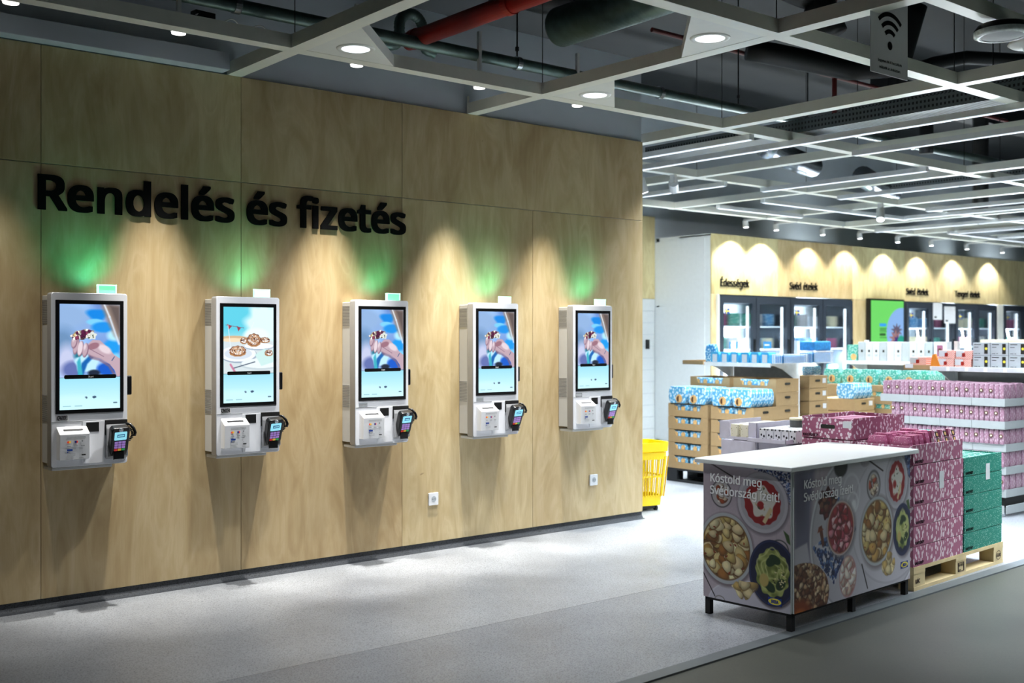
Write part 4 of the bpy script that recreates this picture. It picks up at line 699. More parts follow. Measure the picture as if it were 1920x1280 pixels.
# small spotlights along the plywood wall
SPX = [(1.62, 'first'), (2.53, 'second'), (3.72, 'third'), (4.72, 'fourth'), (5.66, 'fifth')]
SPL = ['small round ceiling spotlight beyond the left edge, above the first ordering kiosk', 'small round ceiling spotlight beside the beam end above the first and second kiosks',
       'small round ceiling spotlight seen just below the left triangular downlight', 'small round ceiling spotlight just left of the beam end at the middle of the wall',
       'small round ceiling spotlight hidden behind the second triangular downlight, above the last kiosk']
for (x, _), lb in zip(SPX, SPL):
    t = thing('wall_spotlight', lb, 'spotlight', (x, 6.09, 3.29), 0, 'spotlights above the kiosks')
    MB().cyl((0, 0, .01), (0, 0, .08), .045, n=24).build('housing', 'spot_white', t)
    MB().cyl((0, 0, .0), (0, 0, .011), .04, n=24).build('lens', 'spot_lens_wall', t)
    MB().box(-.012, .012, -.012, .012, .08, .4).build('mounting_arm', 'spot_white', t)
    lamp('kiosk_spot', 'SPOT', (x, 6.09, 3.27), KIOSK_SPOT_W*(.22 if x < 2 else (.75 if x < 3 or x > 5 else 1)), SPOT_COL, (x, 6.36, 0), t, spot_size=math.radians(38), spot_blend=1., shadow_soft_size=.025)

# ------------------------------------------------------------------ big lettering on the plywood
mb, w = text_mesh('Rendelés és fizetés', .196, bold=.036, depth=.012, sx=1., track=1.0)
k = 2.515/w
mb, w = text_mesh('Rendelés és fizetés', .19, bold=.024, depth=.012, sx=k*.196/.19, track=1.)
t = thing('wall_lettering', 'large bold black letters reading Rendelés és fizetés on the plywood wall', 'lettering', (1.848, WY-.001, 2.272))
x_ = 0.
for ch in 'Rendelés és fizetés':
    ml, _ = text_mesh(ch, .19, bold=.024, depth=.012, sx=k*.196/.19)
    if ml.v: ml.build('letter', 'text_black', t, (x_, 0, 0))
    x_ += glyph(ch)[0]*.19/.571*k*.196/.19

# ------------------------------------------------------------------ ordering kiosks
def rrect(x0, x1, z0, z1, r, n=5):
    pts = []
    for cx, cz, a0 in ((x1-r, z1-r, 0), (x0+r, z1-r, PI/2), (x0+r, z0+r, PI), (x1-r, z0+r, 1.5*PI)):
        for i in range(n): a = a0+PI/2*i/(n-1); pts.append((cx+r*math.cos(a), cz+r*math.sin(a)))
    return pts
def kiosk(x, label, screen, serial, lampmat='lamp_green', serial_dark=False):
    x *= 1.017
    t = thing('ordering_kiosk', label, 'kiosk', (x, 6.306, .818), 0, 'ordering kiosks on the plywood wall')
    t.scale = (1.017, 1.017, 1.017)
    W, H = .42, .96
    auto(MB().prism(rrect(0, W, 0, H, .014), .003, .07).build('housing', 'kiosk_silver', t, bevel=.004))
    auto(MB().prism(rrect(.002, W-.002, .002, H-.002, .013), 0, .004).build('front_panel', 'kiosk_white', t, bevel=.0015))
    B(.004, .414, .07, .172, .018, .945).build('wall_cabinet', 'kiosk_cabinet', t, bevel=.003)
    v = MB()
    for z0, z1 in ((.79, .925), (.25, .40)):
        for k in range(14): v.box(.0025, .005, .078, .165, z0+(z1-z0)*k/14, z0+(z1-z0)*(k+.5)/14)
    v.build('side_vents', 'vent_grey', t)
    B(.01, .34, .02, .165, -.018, 0).build('bottom_tray', 'kiosk_cabinet', t, bevel=.004)
    bz = MB().box(.0235, .3965, -.004, .002, .293, .919).build('screen_bezel', 'black_plastic', t, bevel=.002)
    sc = bpy.data.objects.new('screen', SCREEN[screen]); COL.objects.link(sc); sc.parent = bz; sc.location = (.0445, -.0055, .315)
    bt = auto(MB().prism(rrect(.068, .352, .484, .506, .007), -.0075, -.0065).build('start_button', 'black_plastic', bz))
    bt2 = text('button_text', 'Start', .009, (.197, -.008, .4905), bz, 'text_white', bold=.01)
    # divider and raised middle panel
    B(.004, .416, -.0012, .001, .2485, .2502).build('panel_seam', 'vent_grey', t)
    mp = B(.168, .288, -.005, .002, .012, .247).build('middle_panel', 'kiosk_white', t, bevel=.0015)
    B(.187, .257, -.0062, -.0045, .188, .24).build('scanner_window', 'slot_black', mp)
    # payment note box with sloping top
    rb = MB().prism([(0, .045), (-.055, .045), (-.06, .185), (0, .224)], .028, .19, 'x').build('receipt_box', 'box_white', t, bevel=.003)
    a = math.atan2(.039, .06)
    R = Matrix.Translation((.109, -.03, .2052)) @ Matrix.Rotation(a, 4, 'X')
    MB().box(-.052, .052, -.007, .007, -.001, .0012, R=R).build('slot', 'slot_black', rb)
    marks = MB()
    yy = -.0612
    def spot(cx, cz, r, mi): 
        marks.v += [(cx+r*math.cos(2*PI*i/12), yy-.0004*mi, cz+r*math.sin(2*PI*i/12)) for i in range(12)]; marks.f.append(tuple(range(len(marks.v)-12, len(marks.v)))); marks.m.append(mi)
    spot(.073, .142, .0062, 1); spot(.081, .142, .0062, 2); spot(.112, .142, .0062, 3); spot(.118, .142, .0062, 1); spot(.147, .146, .005, 4)
    def bar(x0, x1, z0, z1, mi): marks.box(x0, x1, yy-.0006, yy, z0, z1, mi)
    for x0 in (.066, .104, .14): bar(x0, x0+.02, .118, .122, 4)
    bar(.066, .096, .094, .104, 3); bar(.066, .072, .084, .09, 3)
    for zz in (.163, .169): bar(.066, .166, zz, zz+.0018, 4)
    for zz in (.066, .072, .078): bar(.066, .11, zz, zz+.0014, 4)
    for zz in (.082, .106): bar(.146, .152, zz, zz+.0014, 4)
    bar(.144, .166, .066, .073, 0)
    marks.build('payment_sticker', ['photo_black', 'key_red', 'key_yellow', 'rim_blue', 'vent_grey'], rb)
    # serial sticker
    if serial:
        st = B(.026, .094, -.0015, 0, .254, .288).build('serial_sticker', 'text_white', t)
        text('serial_number', serial, .024, (.029, -.0025, .259), st, 'text_black', bold=.03, sx=.33)
    else:
        st = B(.026, .092, -.0015, 0, .254, .28).build('serial_sticker', 'grey_carton' if not serial_dark else 'vent_grey', t)
        mk = MB()
        for k in range(9): mk.box(.03+.0065*k, .034+.0065*k, -.0022, -.0014, .2585, .2745)
        mk.build('sticker_print', 'label_white' if serial_dark else 'vent_grey', st)
    # card terminal on its holder
    hold = MB().prism([(0, .03), (-.03, .045), (-.016, .2), (0, .247)], .296, .412, 'x').build('terminal_holder', 'kiosk_silver', t, bevel=.002)
    B(.292, .416, -.008, .0, .165, .247).build('holder_plate', 'black_matt', hold)
    RT = Matrix.Translation((.352, -.045, .14)) @ Matrix.Rotation(.42, 4, 'X') @ Matrix.Rotation(-.06, 4, 'Y')
    body = MB()
    body.prism([(-.042, -.085), (.042, -.085), (.05, -.055), (.052, .07), (.04, .085), (-.04, .085), (-.052, .07), (-.05, -.055)], -.028, .02, 'y', R=RT)
    tb = auto(body.build('card_terminal', 'black_plastic', t, bevel=.006))
    MB().prism(rrect(-.034, .034, .012, .062, .004), -.0305, -.028, 'y', R=RT).build('terminal_screen', 'pos_screen', tb)
    MB().box(-.02, .022, -.0315, -.030, .03, .048, R=RT).box(-.016, .018, -.032, -.0312, .036, .042, 1, R=RT).build('screen_note', ['pos_blue', 'pos_screen'], tb)
    keys = MB()
    for r in range(4):
        for c in range(3): keys.box(-.03+.021*c, -.013+.021*c, -.0325, -.028, -.008-.0155*r, .003-.0155*r, 0 if r < 3 else c+1, R=RT)
    keys.build('keypad', ['key_lilac', 'key_red', 'key_yellow', 'key_green'], tb)
    MB().lathe([(.0, .003), (.007, .003), (.009, 0), (.012, 0), (.012, -.004)], (0, 0, 0), 16).build('indicator_ring', 'chrome', tb).matrix_local = RT @ Matrix.Translation((0, -.029, .074)) @ Matrix.Rotation(PI/2, 4, 'X')
    card = MB().box(-.03, .03, -.03, -.022, -.045, .0).box(-.03, .03, -.034, -.03, -.045, -.04, 1)
    cr = card.build('card_reader', ['black_plastic', 'chrome'], t, (.352, -.022, .072), bevel=.002)
    # privacy hood arm and coiled cord
    pts = [(.40, -.03, .225), (.418, -.045, .222), (.432, -.06, .2), (.44, -.065, .175), (.436, -.06, .158)]
    MB().tube(pts, .0085, 10).build('cord_clip', 'black_plastic', t, smooth=True)
    coil = []
    for i in range(90):
        a = i*.75; s = i/89
        coil.append((.404+.03*math.sin(s*PI)+.008*math.cos(a), -.03-.02*s+.008*math.sin(a), .215-.09*s))
    MB().tube(coil, .0028, 6).build('coiled_cord', 'black_plastic', t, smooth=True)
    # side scanner and green signal lamp
    auto(MB().prism(rrect(.02, .064, 0, .11, .008), .0, .032, 'x').build('side_reader', 'black_plastic', t, (W, .0, .385), bevel=.004))
    lm = B(.262, .360, .02, .034, .958, 1.006).build('signal_lamp', lampmat, t, bevel=.002)
    e = MB()
    for a in ((.258, .364, 1.004, 1.01), (.258, .264, .962, 1.01), (.358, .364, .962, 1.01)): e.box(a[0], a[1], .016, .038, a[2], a[3])
    e.build('lamp_rim', 'lamp_green_rim', lm)
    lamp('signal_glow', 'SPOT', (x+.3, 6.30, 1.86), 2.6, (.06, 1, .55), (x+.22, 6.485, 2.04), t, spot_size=2.2, spot_blend=1, shadow_soft_size=.03)
    return t
kiosk(1.855, 'wall-mounted ordering kiosk, leftmost, with serial sticker A29600093 and a hand picture', 'hand', 'A29600093')
kiosk(2.809, 'wall-mounted ordering kiosk whose screen shows cinnamon buns on plates', 'buns', 'A29600094', 'lamp_green_rim')
kiosk(3.776, 'wall-mounted ordering kiosk third from the left, between the bun screen and the socket', 'hand', None)
kiosk(4.750, 'wall-mounted ordering kiosk fourth from the left, right of the lower white socket', 'hand', None, 'lamp_green_rim')
kiosk(5.718, 'wall-mounted ordering kiosk, rightmost and farthest, near the end of the plywood wall', 'hand', None, 'lamp_green_rim', True)

for X, z, lb in ((4.6, .373, 'white wall socket low on the plywood between third and fourth kiosks'), (6.2, .378, 'white wall socket low on the plywood below and right of last kiosk')):
    t = thing('wall_socket', lb, 'socket', (X, WY, z), 0, 'wall sockets')
    auto(MB().prism(rrect(-.042, .042, -.045, .045, .006), -.012, 0).build('cover_plate', 'socket_white', t, bevel=.002))
    MB().cyl((0, -.0125, .0), (0, -.0135, .0), .021, n=24).build('outlet_face', 'grey_carton', t)
    MB().cyl((-.009, -.0136, 0), (-.009, -.0142, 0), .0035, n=10).cyl((.009, -.0136, 0), (.009, -.0142, 0), .0035, n=10).build('contact_holes', 'slot_black', t)

# ------------------------------------------------------------------ pipes and equipment above the grid
PY = 6.12
t = thing('ceiling_pipe', 'long grey-green steel pipe running along the wall above the plywood', 'pipe', (0, PY, 3.53))
MB().cyl((-3, 0, 0), (12.5, 0, 0), .042, n=20).build('pipe_run', 'steel_galv', t, smooth=True)
for x in (1.0, 2.9, 5.09, 6.6, 8.6, 10.4):
    MB().lathe([(.043, -.02), (.05, -.02), (.05, .02), (.043, .02)], (0, 0, 0), 20).build('pipe_collar', 'chrome', t, (x, 0, 0)).rotation_euler = (0, PI/2, 0)
for x in (1.9, 5.09, 7.6): MB().lathe([(.006, .04), (.006, .09), (.014, .092), (.014, .12), (.006, .122), (.006, 1.66)], (0, 0, 0), 8).build('hanger_rod', 'dark_duct', t, (x, 0, 0))
t = thing('sprinkler_pipe', 'thick red pipe slanting out over the grid at the top', 'pipe', (4.25, 6.3, 3.58))
MB().cyl((0, -.02, 0), (0, -5.3, 0), .062, n=24).build('pipe_run', 'red_paint', t, smooth=True)
for y in (-.08, -1.1): MB().cyl((0, y, 0), (0, y-.05, 0), .069, n=24).build('pipe_collar', 'red_paint', t)
t = thing('bent_conduit', 'black arched flexible pipe looping over beside the red pipe end', 'pipe', (4.36, 6.41, 3.56))
pts = [(-.34, -.05, .0), (-.2, -.03, .0), (-.12, 0, .03), (-.1, 0, .1)] + [(-.0-.1*math.cos(a), 0, .16+.1*math.sin(a)) for a in [PI*i/12 for i in range(13)]] + [(.1, 0, .1), (.12, 0, .03), (.22, -.03, .0)]
sm = []
for a, b in zip(pts, pts[1:]):
    for k in range(4): sm.append(tuple(Vector(a).lerp(Vector(b), k/4)))
MB().tube(sm, .036, 14, ripple=.12).build('flexible_hose', 'steel_galv', t, smooth=True)
t = thing('ventilation_duct', 'fat ribbed grey-green flexible duct at the top centre', 'duct', (5.3, 5.9, 3.78))
sm = [(.0-.02*i*.02, -.02*i, .0) for i in range(120)]
MB().tube(sm, .135, 24, ripple=.06).build('flexible_duct', 'steel_galv', t, smooth=True)
MB().cyl((0, .0, 0), (0, .01, 0), .12, n=24).build('duct_mouth', 'slot_black', t)
t = thing('ventilation_duct', 'shiny silver insulated duct seen below the beams near the top right', 'duct', (8.9, 5.3, 3.55))
MB().tube([(0, .9-.05*i, 0) for i in range(26)], .09, 18, ripple=.03).build('insulated_duct', 'silver_foil', t, smooth=True)
for y in (.7, .1, -.2): MB().cyl((0, y, 0), (0, y-.012, 0), .094, n=24).build('strap', 'dark_duct', t)
for (x, y, z, l, lb) in ((9.9, 7.2, 3.55, 1.6, 'ribbed silver duct lying above the beams right of the plywood end'), (12.3, 7.6, 3.5, 1.6, 'ribbed silver duct above the beams farther back')):
    t = thing('ventilation_duct', lb, 'duct', (x, y, z))
    MB().tube([(-.5+.03*i, .6*math.sin(i*.02), 0) for i in range(int(l/.03))], .12, 16, ripple=.1).build('flexible_duct', 'silver_foil', t, smooth=True)
dark = [([(5.6, 6.0, 4.3), (6.6, 5.2, 4.3), (7.0, 4.9, 4.1), (7.05, 4.8, 3.8)], .12, 'large black bent duct in the dark above the second downlight'),
        ([(7.2, 5.7, 3.9), (7.9, 5.2, 3.75), (8.3, 5.0, 3.8), (8.4, 4.9, 4.3)], .09, 'black bent pipe hanging in the dark behind the crossing beams'),
        ([(10.3, 5.9, 3.4), (10.3, 5.9, 4.3), (10.9, 5.8, 4.45), (12, 5.2, 4.45)], .07, 'black elbow pipe dropping behind the wireless sign'),
        ([(3.0, 6.25, 4.1), (5.9, 6.25, 4.1)], .11, 'black rectangular duct above the grey wall'),
        ([(14.5, 7.5, 3.3), (14.5, 7.5, 5.1)], .1, 'dark upright pipe behind the far beams')]
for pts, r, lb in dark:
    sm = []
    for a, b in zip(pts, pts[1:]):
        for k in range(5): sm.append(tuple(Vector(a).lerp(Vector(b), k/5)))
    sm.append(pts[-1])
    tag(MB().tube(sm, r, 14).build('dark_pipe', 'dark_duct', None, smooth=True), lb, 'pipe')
t = thing('sprinkler_pipe', 'thin dark red sprinkler line with a vertical drop in the far dark', 'pipe', (9.3, 6.3, 3.7))
MB().cyl((-2.6, .0, .4), (3.5, 0, .4), .02, n=10).build('pipe_run', 'red_dark', t)
MB().cyl((0, 0, -.3), (0, 0, 1.4), .025, n=10).build('pipe_drop', 'red_dark', t)
for x, y in ((6.35, 4.5), (12.6, 7.75)):
    tag(B(x, x+8, y, y+.25, 4.6, 4.9).build('steel_girder', 'dark_duct'), 'black steel girder under the roof deck, '+('nearer' if y < 5 else 'farther'), 'girder')

# perforated cable trays and LED tracks
def tray(x, y0, y1, z, label, w=.24, hh=.11):
    t = thing('cable_tray', label, 'cable tray', (x, y0, z), 0, 'perforated cable trays above the grid')
    MB().box(-w/2, -w/2+.004, 0, y1-y0, 0, hh).build('side_rail', 'perforated_steel', t)
    MB().box(w/2-.004, w/2, 0, y1-y0, 0, hh).build('side_rail', 'perforated_steel', t)
    MB().box(-w/2, w/2, 0, y1-y0, -.003, 0).build('tray_floor', 'perforated_steel', t)
    for yy in (.4, (y1-y0)*.6): MB().cyl((w/2+.01, yy, 0), (w/2+.01, yy, 5.19-z), .005, n=6).build('hanger_rod', 'dark_duct', t)
tray(8.0, 3.2, 7.5, 3.3, 'perforated grey cable tray between the two nearest light tracks')
tray(8.5, 2.5, 5.6, 3.5, 'dark perforated cable tray above the shiny duct')
tray(11.9, 4.2, 7.2, 3.3, 'perforated cable tray far behind, over the pink display')
def track(p0, p1, z, label, leds=True, power=True):
    (x0, y0), (x1, y1) = p0, p1; L_ = math.hypot(x1-x0, y1-y0); rz = math.atan2(y1-y0, x1-x0)
    t = thing('light_track', label, 'light track', (x0, y0, z), rz, 'white linear light tracks in the ceiling')
    MB().prism([(-.03, .0), (.03, .0), (.03, .045), (-.03, .045)], 0, L_, 'x').build('housing', 'spot_white', t)
    n = max(1, int(L_/1.5))
    for i in range(n):
        B(L_*i/n+.02, L_*(i+1)/n-.02, -.018, .018, -.004, .001).build('led_strip', 'led_track', t)
    if power:
        o = lamp('track_light', 'AREA', (0, 0, 0), TRACK_W*L_, (.86, .94, 1)); o.data.shape = 'RECTANGLE'; o.data.size = L_*.98; o.data.size_y = .034; o.data.spread = math.radians(105)
        o.parent = t; o.location = (L_/2, 0, -.006)
TR = [((7.2, 5.66), (7.2, 7.64), 'first light track right of the plywood wall, short'), ((7.7, -2.5), (7.7, 7.55), 'long light track crossing under the nearest perforated tray'),
      ((8.56, -2.5), (8.56, 5.6), 'light track beside the beam behind the wireless sign'), ((9.9, 5.66), (9.9, 7.64), 'light track above the brown trays'),
      ((11.15, -1.5), (11.15, 7.5), 'light track above the pink wafer display'), ((9.2, 7.58), (9.2, 9.6), 'light track nearest the upper left corner of the freezer wall'),
      ((13.1, 4.2), (13.1, 7.5), 'light track above the middle shelves'), ((13.75, 5.7), (13.75, 8.18), 'light track running towards the first freezer doors'),
      ((15.1, 6.2), (15.1, 9.5), 'light track running towards the green screen'), ((16.3, 5.7), (16.3, 8.8), 'light track running towards the third freezer'),
      ((17.6, 5.7), (17.6, 8.8), 'farthest light track on the right')]
for i, (a, b, lb) in enumerate(TR): track(a, b, 3.154, lb)
for a, b, lb in (((10.75, 8.98), (12.5, 8.98), 'light track parallel to the freezer wall, nearer the plywood'), ((10.7, 8.25), (13.9, 8.25), 'light track parallel to the freezer wall over the pallets'),
                 ((16.2, 8.9), (19.5, 8.9), 'light track parallel to the freezer wall on the far right')):
    track(a, b, 3.154, lb, power=True)
TSP = {8: 500, 7: 90, 12: 150}; AIMZ = {8: 1.2, 7: .6, 12: 1.}
for x, y, tx, ty, lb in ((8.4, 7.6, 12.07, 10.6, 'white adjustable track spotlight nearest the plywood end'), (7.9, 7.6, 8.7, 7.5, 'white track spotlight partly cut off by the plywood end'), (12.2, 7.6, 11.2, 7.0, 'white adjustable track spotlight farther right over the pallets')):
    t = thing('track_spotlight', lb, 'spotlight', (x, y, 3.12), 0, 'track spotlights')
    d = Vector((tx-x, ty-y, -1.9)).normalized(); q = d.to_track_quat('Z', 'Y')
    MB().cyl((0, 0, 0), d*.15, .05, n=20).build('housing', 'spot_white', t)
    MB().cyl(d*.15, d*.156, .043, n=20).build('lens', 'spot_lens', t)
    B(-.02, .02, -.03, .03, .0, .079).build('adapter', 'spot_white', t)
    lamp('track_spot', 'SPOT', (x+d.x*.17, y+d.y*.17, 3.12+d.z*.17), TSP[int(x)], (.95, .98, 1), (tx, ty, AIMZ[int(x)]), t, spot_size=math.radians(60), spot_blend=.8, shadow_soft_size=.04)
# round fixtures at the top right corner
t = thing('ceiling_disc_light', 'round ceiling fixture with a ribbed clear rim, right of the wireless sign', 'ceiling fixture', (5.62, 2.79, 3.12))
MB().lathe([(0, .06), (.12, .055), (.14, .03), (.14, .02)], n=36).build('black_housing', 'black_plastic', t, smooth=True)
MB().lathe([(.142, .022), (.14, .0), (.12, -.008), (.105, -.004)], n=60).build('clear_rim', 'clear_rim', t, smooth=True)
MB().lathe([(.105, -.003), (.06, -.009), (0, -.01)], n=36).build('diffuser', 'tray_white', t, smooth=True)
t = thing('ceiling_disc_light', 'white domed ceiling fixture cut off by the right edge', 'ceiling fixture', (6.02, 2.80, 3.09))
MB().lathe([(0, .11), (.03, .108), (.1, .09), (.14, .07), (.145, .06), (.13, .05), (.07, .045), (.055, .0), (.04, -.03), (0, -.04)], n=36).build('domed_cover', 'spot_white', t, smooth=True)
# clutter lying on the beams
for x, y, lb in ((1.95, 5.93, 'black and white connector box lying on the beam at the upper left'), (2.55, 5.80, 'small black junction box with cable above the left beam'), (5.95, 5.95, 'small grey driver box beyond the second downlight'), (7.85, 3.6, 'white driver box resting on the beam left of the sign')):
    t = thing('junction_box', lb, 'junction box', (x, y, 3.3), .1)
    B(-.06, .06, -.03, .03, 0, .05).build('box_body', 'black_plastic' if x < 3 else 'spot_white', t)
    pts = [(-.06+.02*i, -.03+.01*math.sin(i*.5), .02+.02*math.sin(i*.7)) for i in range(24)]
    MB().tube(pts, .004, 6).build('cable', 'spot_white', t)

# hanging wireless sign
t = thing('hanging_sign', 'grey hanging sign with a black wireless symbol and small Hungarian text', 'sign', (4.935, 3.13, 2.895))
B(0, .345, 0, .004, 0, .62).build('sign_sheet', 'sign_grey', t)
arcs = MB()
def arc(r0, r1, a0, a1, cx, cz, n=16):
    pts = [(cx+r1*math.cos(a0+(a1-a0)*i/n), cz+r1*math.sin(a0+(a1-a0)*i/n)) for i in range(n+1)] + [(cx+r0*math.cos(a1+(a0-a1)*i/n), cz+r0*math.sin(a1+(a0-a1)*i/n)) for i in range(n+1)]
    vs = [(p[0], -.001, p[1]) for p in pts]
    arcs.add(vs, [(i, i+1, 2*n-i, 2*n+1-i) for i in range(n)])
for r in (.052, .096, .14): arc(r, r+.023, PI*.26, PI*.74, .175, .165)
arcs.add([(.175+.0225*math.cos(a*PI/8), -.001, .155+.0225*math.sin(a*PI/8)) for a in range(16)], [tuple(range(16))])
arcs.build('wireless_symbol', 'text_black', t)
text('sign_text', 'Ingyenes Wi-Fi hozzáférés\nműködik az áruházban.', .013, (.175, -.001, .062), t, 'text_black', align='center', bold=.012, line=1.5)
for x in (.03, .315): MB().cyl((x, .002, .62), (x, .002, 2.3), .0015, n=6).build('hanging_wire', 'dark_duct', t)

# ------------------------------------------------------------------ tasting counter
RZ = .058
t = thing('tasting_counter', 'white-topped counter wrapped in food posters, on black legs', 'counter', (4.735, 3.455, 0), RZ)
auto(B(-.02, 1.345, -.005, .625, .845, .872).build('counter_top', 'counter_white', t, bevel=.006))
B(.03, 1.275, .03, .585, .1, .845).build('counter_body', 'counter_white', t)
for x, y in ((.03, .03), (1.245, .03), (.03, .555), (1.245, .555), (.64, .03), (.64, .555)): B(x, x+.032, y, y+.032, .0, .11).build('leg', 'black_matt', t)
B(.03, 1.277, .03, .045, .085, .1).build('base_rail', 'black_matt', t); B(.03, .045, .03, .587, .085, .1).build('base_rail', 'black_matt', t)
PR = pic_right(); PL = pic_left()
def poster(name, P, w, h, loc, rz):
    bd = B(0, w, .001, .012, 0, h).build('poster_panel', 'counter_white', t, loc); bd.rotation_euler = (0, 0, rz)
    P.w, P.h = w, h; o = bpy.data.objects.new('food_print', P.mesh(name, 'poster_print', .8)); COL.objects.link(o); o.parent = bd; return bd
pr = poster('right_print', PR, 1.24, .745, (.036, .017, .1), 0)
pl = poster('left_print', PL, .562, .745, (.018, .59, .1), -PI/2)
text('poster_text', 'Kóstold meg\nSvédország ízeit!', .044, (.085, -.002, .645), pr, 'text_white', bold=.022, fit=.5, line=.87)
text('poster_text', 'Kóstold meg\nSvédország ízeit!', .044, (.045, -.002, .645), pl, 'text_white', bold=.022, fit=.455, line=.87)
def logo(parent, x, z, w):
    h = w*.46
    b = B(x, x+w, -.0018, -.0008, z, z+h).build('logo_plate', 'logo_blue', parent)
    MB().add([(x+w/2+w*.47*math.cos(a*PI/16), -.0024, z+h/2+h*.43*math.sin(a*PI/16)) for a in range(32)], [tuple(range(32))]).build('logo_oval', 'logo_yellow', parent)
    text('logo_text', 'IKEA', h*.42, (x+w/2, -.003, z+h*.29), parent, 'logo_blue', align='center', bold=.05, sx=.92)
logo(pr, 1.125, .075, .085); logo(pl, .425, .03, .085)

# ------------------------------------------------------------------ pallets
def pallet(name, label, loc, rz, mat='pallet_wood', lx=1.26, ly=.8, marks=True, group='wooden pallets', along='x'):
    t = thing(name, label, 'pallet', loc, rz, group)
    for k in range(5): w = .145 if k % 2 == 0 else .1; y = (ly-.145)*k/4+ (.0 if k % 2 == 0 else .0225); B(0, lx, y, y+w, .122, .144).build('deck_board', mat, t)
    for x in (0, (lx-.145)/2, lx-.145): B(x, x+.145, 0, ly, .1, .1215).build('cross_board', mat, t)
    for i, x in enumerate((0, (lx-.145)/2, lx-.145)):
        for j, y in enumerate((0, (ly-.145)/2, ly-.1)):
            B(x, x+.145, y+.002, y+.1 if j != 1 else y+.145, .022, .0995).build('block', mat, t)
    for y, w in ((0, .1), ((ly-.145)/2, .145), (ly-.1, .1)): B(0, lx, y, y+w, 0, .0215).build('bottom_board', mat, t)
    if marks:
        text('stamp', 'uic', .03, (.02, .0, .045), t, 'ink_brown', bold=.03)
        text('stamp', 'HU-003\n  HT', .014, ((lx-.145)/2+.03, .0, .066), t, 'ink_brown', bold=.03)
        r = MB(); n = 24; cx, cz = lx-.072, .061
        vs = [(cx+a_*math.cos(2*PI*i/n)*1.25, 0, cz+a_*math.sin(2*PI*i/n)) for a_ in (.027, .031) for i in range(n)]
        r.add(vs, [(i, (i+1) % n, (i+1) % n+n, i+n) for i in range(n)]); r.build('stamp_ring', 'ink_brown', t)
        text('stamp', 'EUR', .022, (cx, 0, .05), t, 'ink_brown', bold=.03, align='center')
        m = MB(); x0 = (lx-.145)/2
        for a in ((.02, .1, .086, .089), (.02, .1, .032, .035), (.02, .023, .032, .089), (.097, .1, .032, .089)): m.box(x0+a[0]+.01, x0+a[1]+.015, -.0005, .002, a[2], a[3])
        m.build('stamp_frame', 'ink_brown', t)
    return t
P1 = (6.10, 3.575); c_, s_ = math.cos(RZ), math.sin(RZ)
def W1(x, y, z=0): return (P1[0]+c_*x-s_*y, P1[1]+s_*x+c_*y, z)
pallet('wooden_pallet', 'pale wooden pallet with stamped blocks under the pink and green cartons', (P1[0], P1[1], .003), RZ)
pallet('wooden_pallet', 'wooden pallet behind the counter under lilac and patterned cartons', W1(.09, .86, .003), RZ, marks=False, ly=.64)

def ordn(i, n): return 'topmost' if i == n-1 else ['lowest', 'second from bottom', 'third from bottom', 'fourth from bottom', 'fifth from bottom', 'sixth from bottom', 'seventh from bottom', 'eighth from bottom'][i]
NUM = 'first second third fourth fifth sixth seventh eighth ninth tenth eleventh twelfth thirteenth fourteenth fifteenth sixteenth seventeenth eighteenth nineteenth twentieth twenty-first twenty-second twenty-third twenty-fourth twenty-fifth twenty-sixth'.split()
ORD = ['lowest', 'second from the bottom', 'third from the bottom', 'fourth from the bottom', 'fifth from the bottom', 'sixth from the bottom', 'topmost', 'eighth']
def carton(name, label, cat, loc, rz, w, d, h, mats, group, open_top=False, logo=None, flap=False, tagx=None, handle=False):
    """printed carton: long front along local x; optional open tray top"""
    t = thing(name, label, cat, loc, rz, group); g = .0025
    mb = MB()
    if open_top:
        k = .006
        mb.box(g, w-g, g, g+k, 0, h); mb.box(g, w-g, d-g-k, d-g, 0, h); mb.box(g, g+k, g+k, d-g-k, 0, h*.96); mb.box(w-g-k, w-g, g+k, d-g-k, 0, h*.96); mb.box(g, w-g, g, d-g, 0, .006)
    else: mb.box(g, w-g, g, d-g, 0, h-.003)
    mb.build('carton_body', mats, t, bevel=.002)
    # overlapping side flap edge
    B(g-.004, g+.0, g+.01, d-.01, .004, h-.008).build('side_flap', mats, t)
    if logo: text('carton_print', logo, .017, (.02, g-.001, .012), t, 'text_black', bold=.03)
    if tagx is not None:
        B(tagx, tagx+.06, g-.002, g-.0005, -.045, .062).build('price_tag', 'label_white', t)
    if handle:
        pts = rrect(d*.35, d*.62, h*.48, h*.66, .01)
        MB().prism(pts, -.003, .002, 'x').build('handle_hole', 'photo_black', t)
        B(-.0035, -.002, d*.04, d*.2, h*.55, h*.85).build('barcode_label', 'label_white', t)
    return t
HP = .1235; n = 0
for i in range(6):
    j = .003*((i*7) % 5-2)
    carton('pink_carton', 'pink leaf-patterned carton, '+ordn(i, 6)+' in the front stack on the pallet', 'carton', W1(.0+j, .0, .144+HP*i+.003), RZ, .665, .38, HP, ['pink_leaf'], 'pink cartons in the front stack', open_top=(i == 5), logo='KAFFEREP', tagx=.33 if i == 4 else None)
for i in range(5):
    carton('green_carton', 'green white-flecked carton, '+ordn(i, 5)+' in the stack beside pink cartons', 'carton', W1(.675+.002*((i*3) % 4), .0, .144+.1225*i+.003), RZ, .57, .38, .1225, ['green_dot'], 'green cartons', open_top=(i == 4), logo='KAFFEREP', tagx=.32 if i == 4 else None)
for i in range(6):
    carton('green_carton', 'green carton mostly hidden at the back of the pallet, '+ordn(i, 6), 'carton', W1(.675, .4, .147+.1225*i), RZ, .57, .38, .1225, ['green_dot'], 'hidden green cartons')
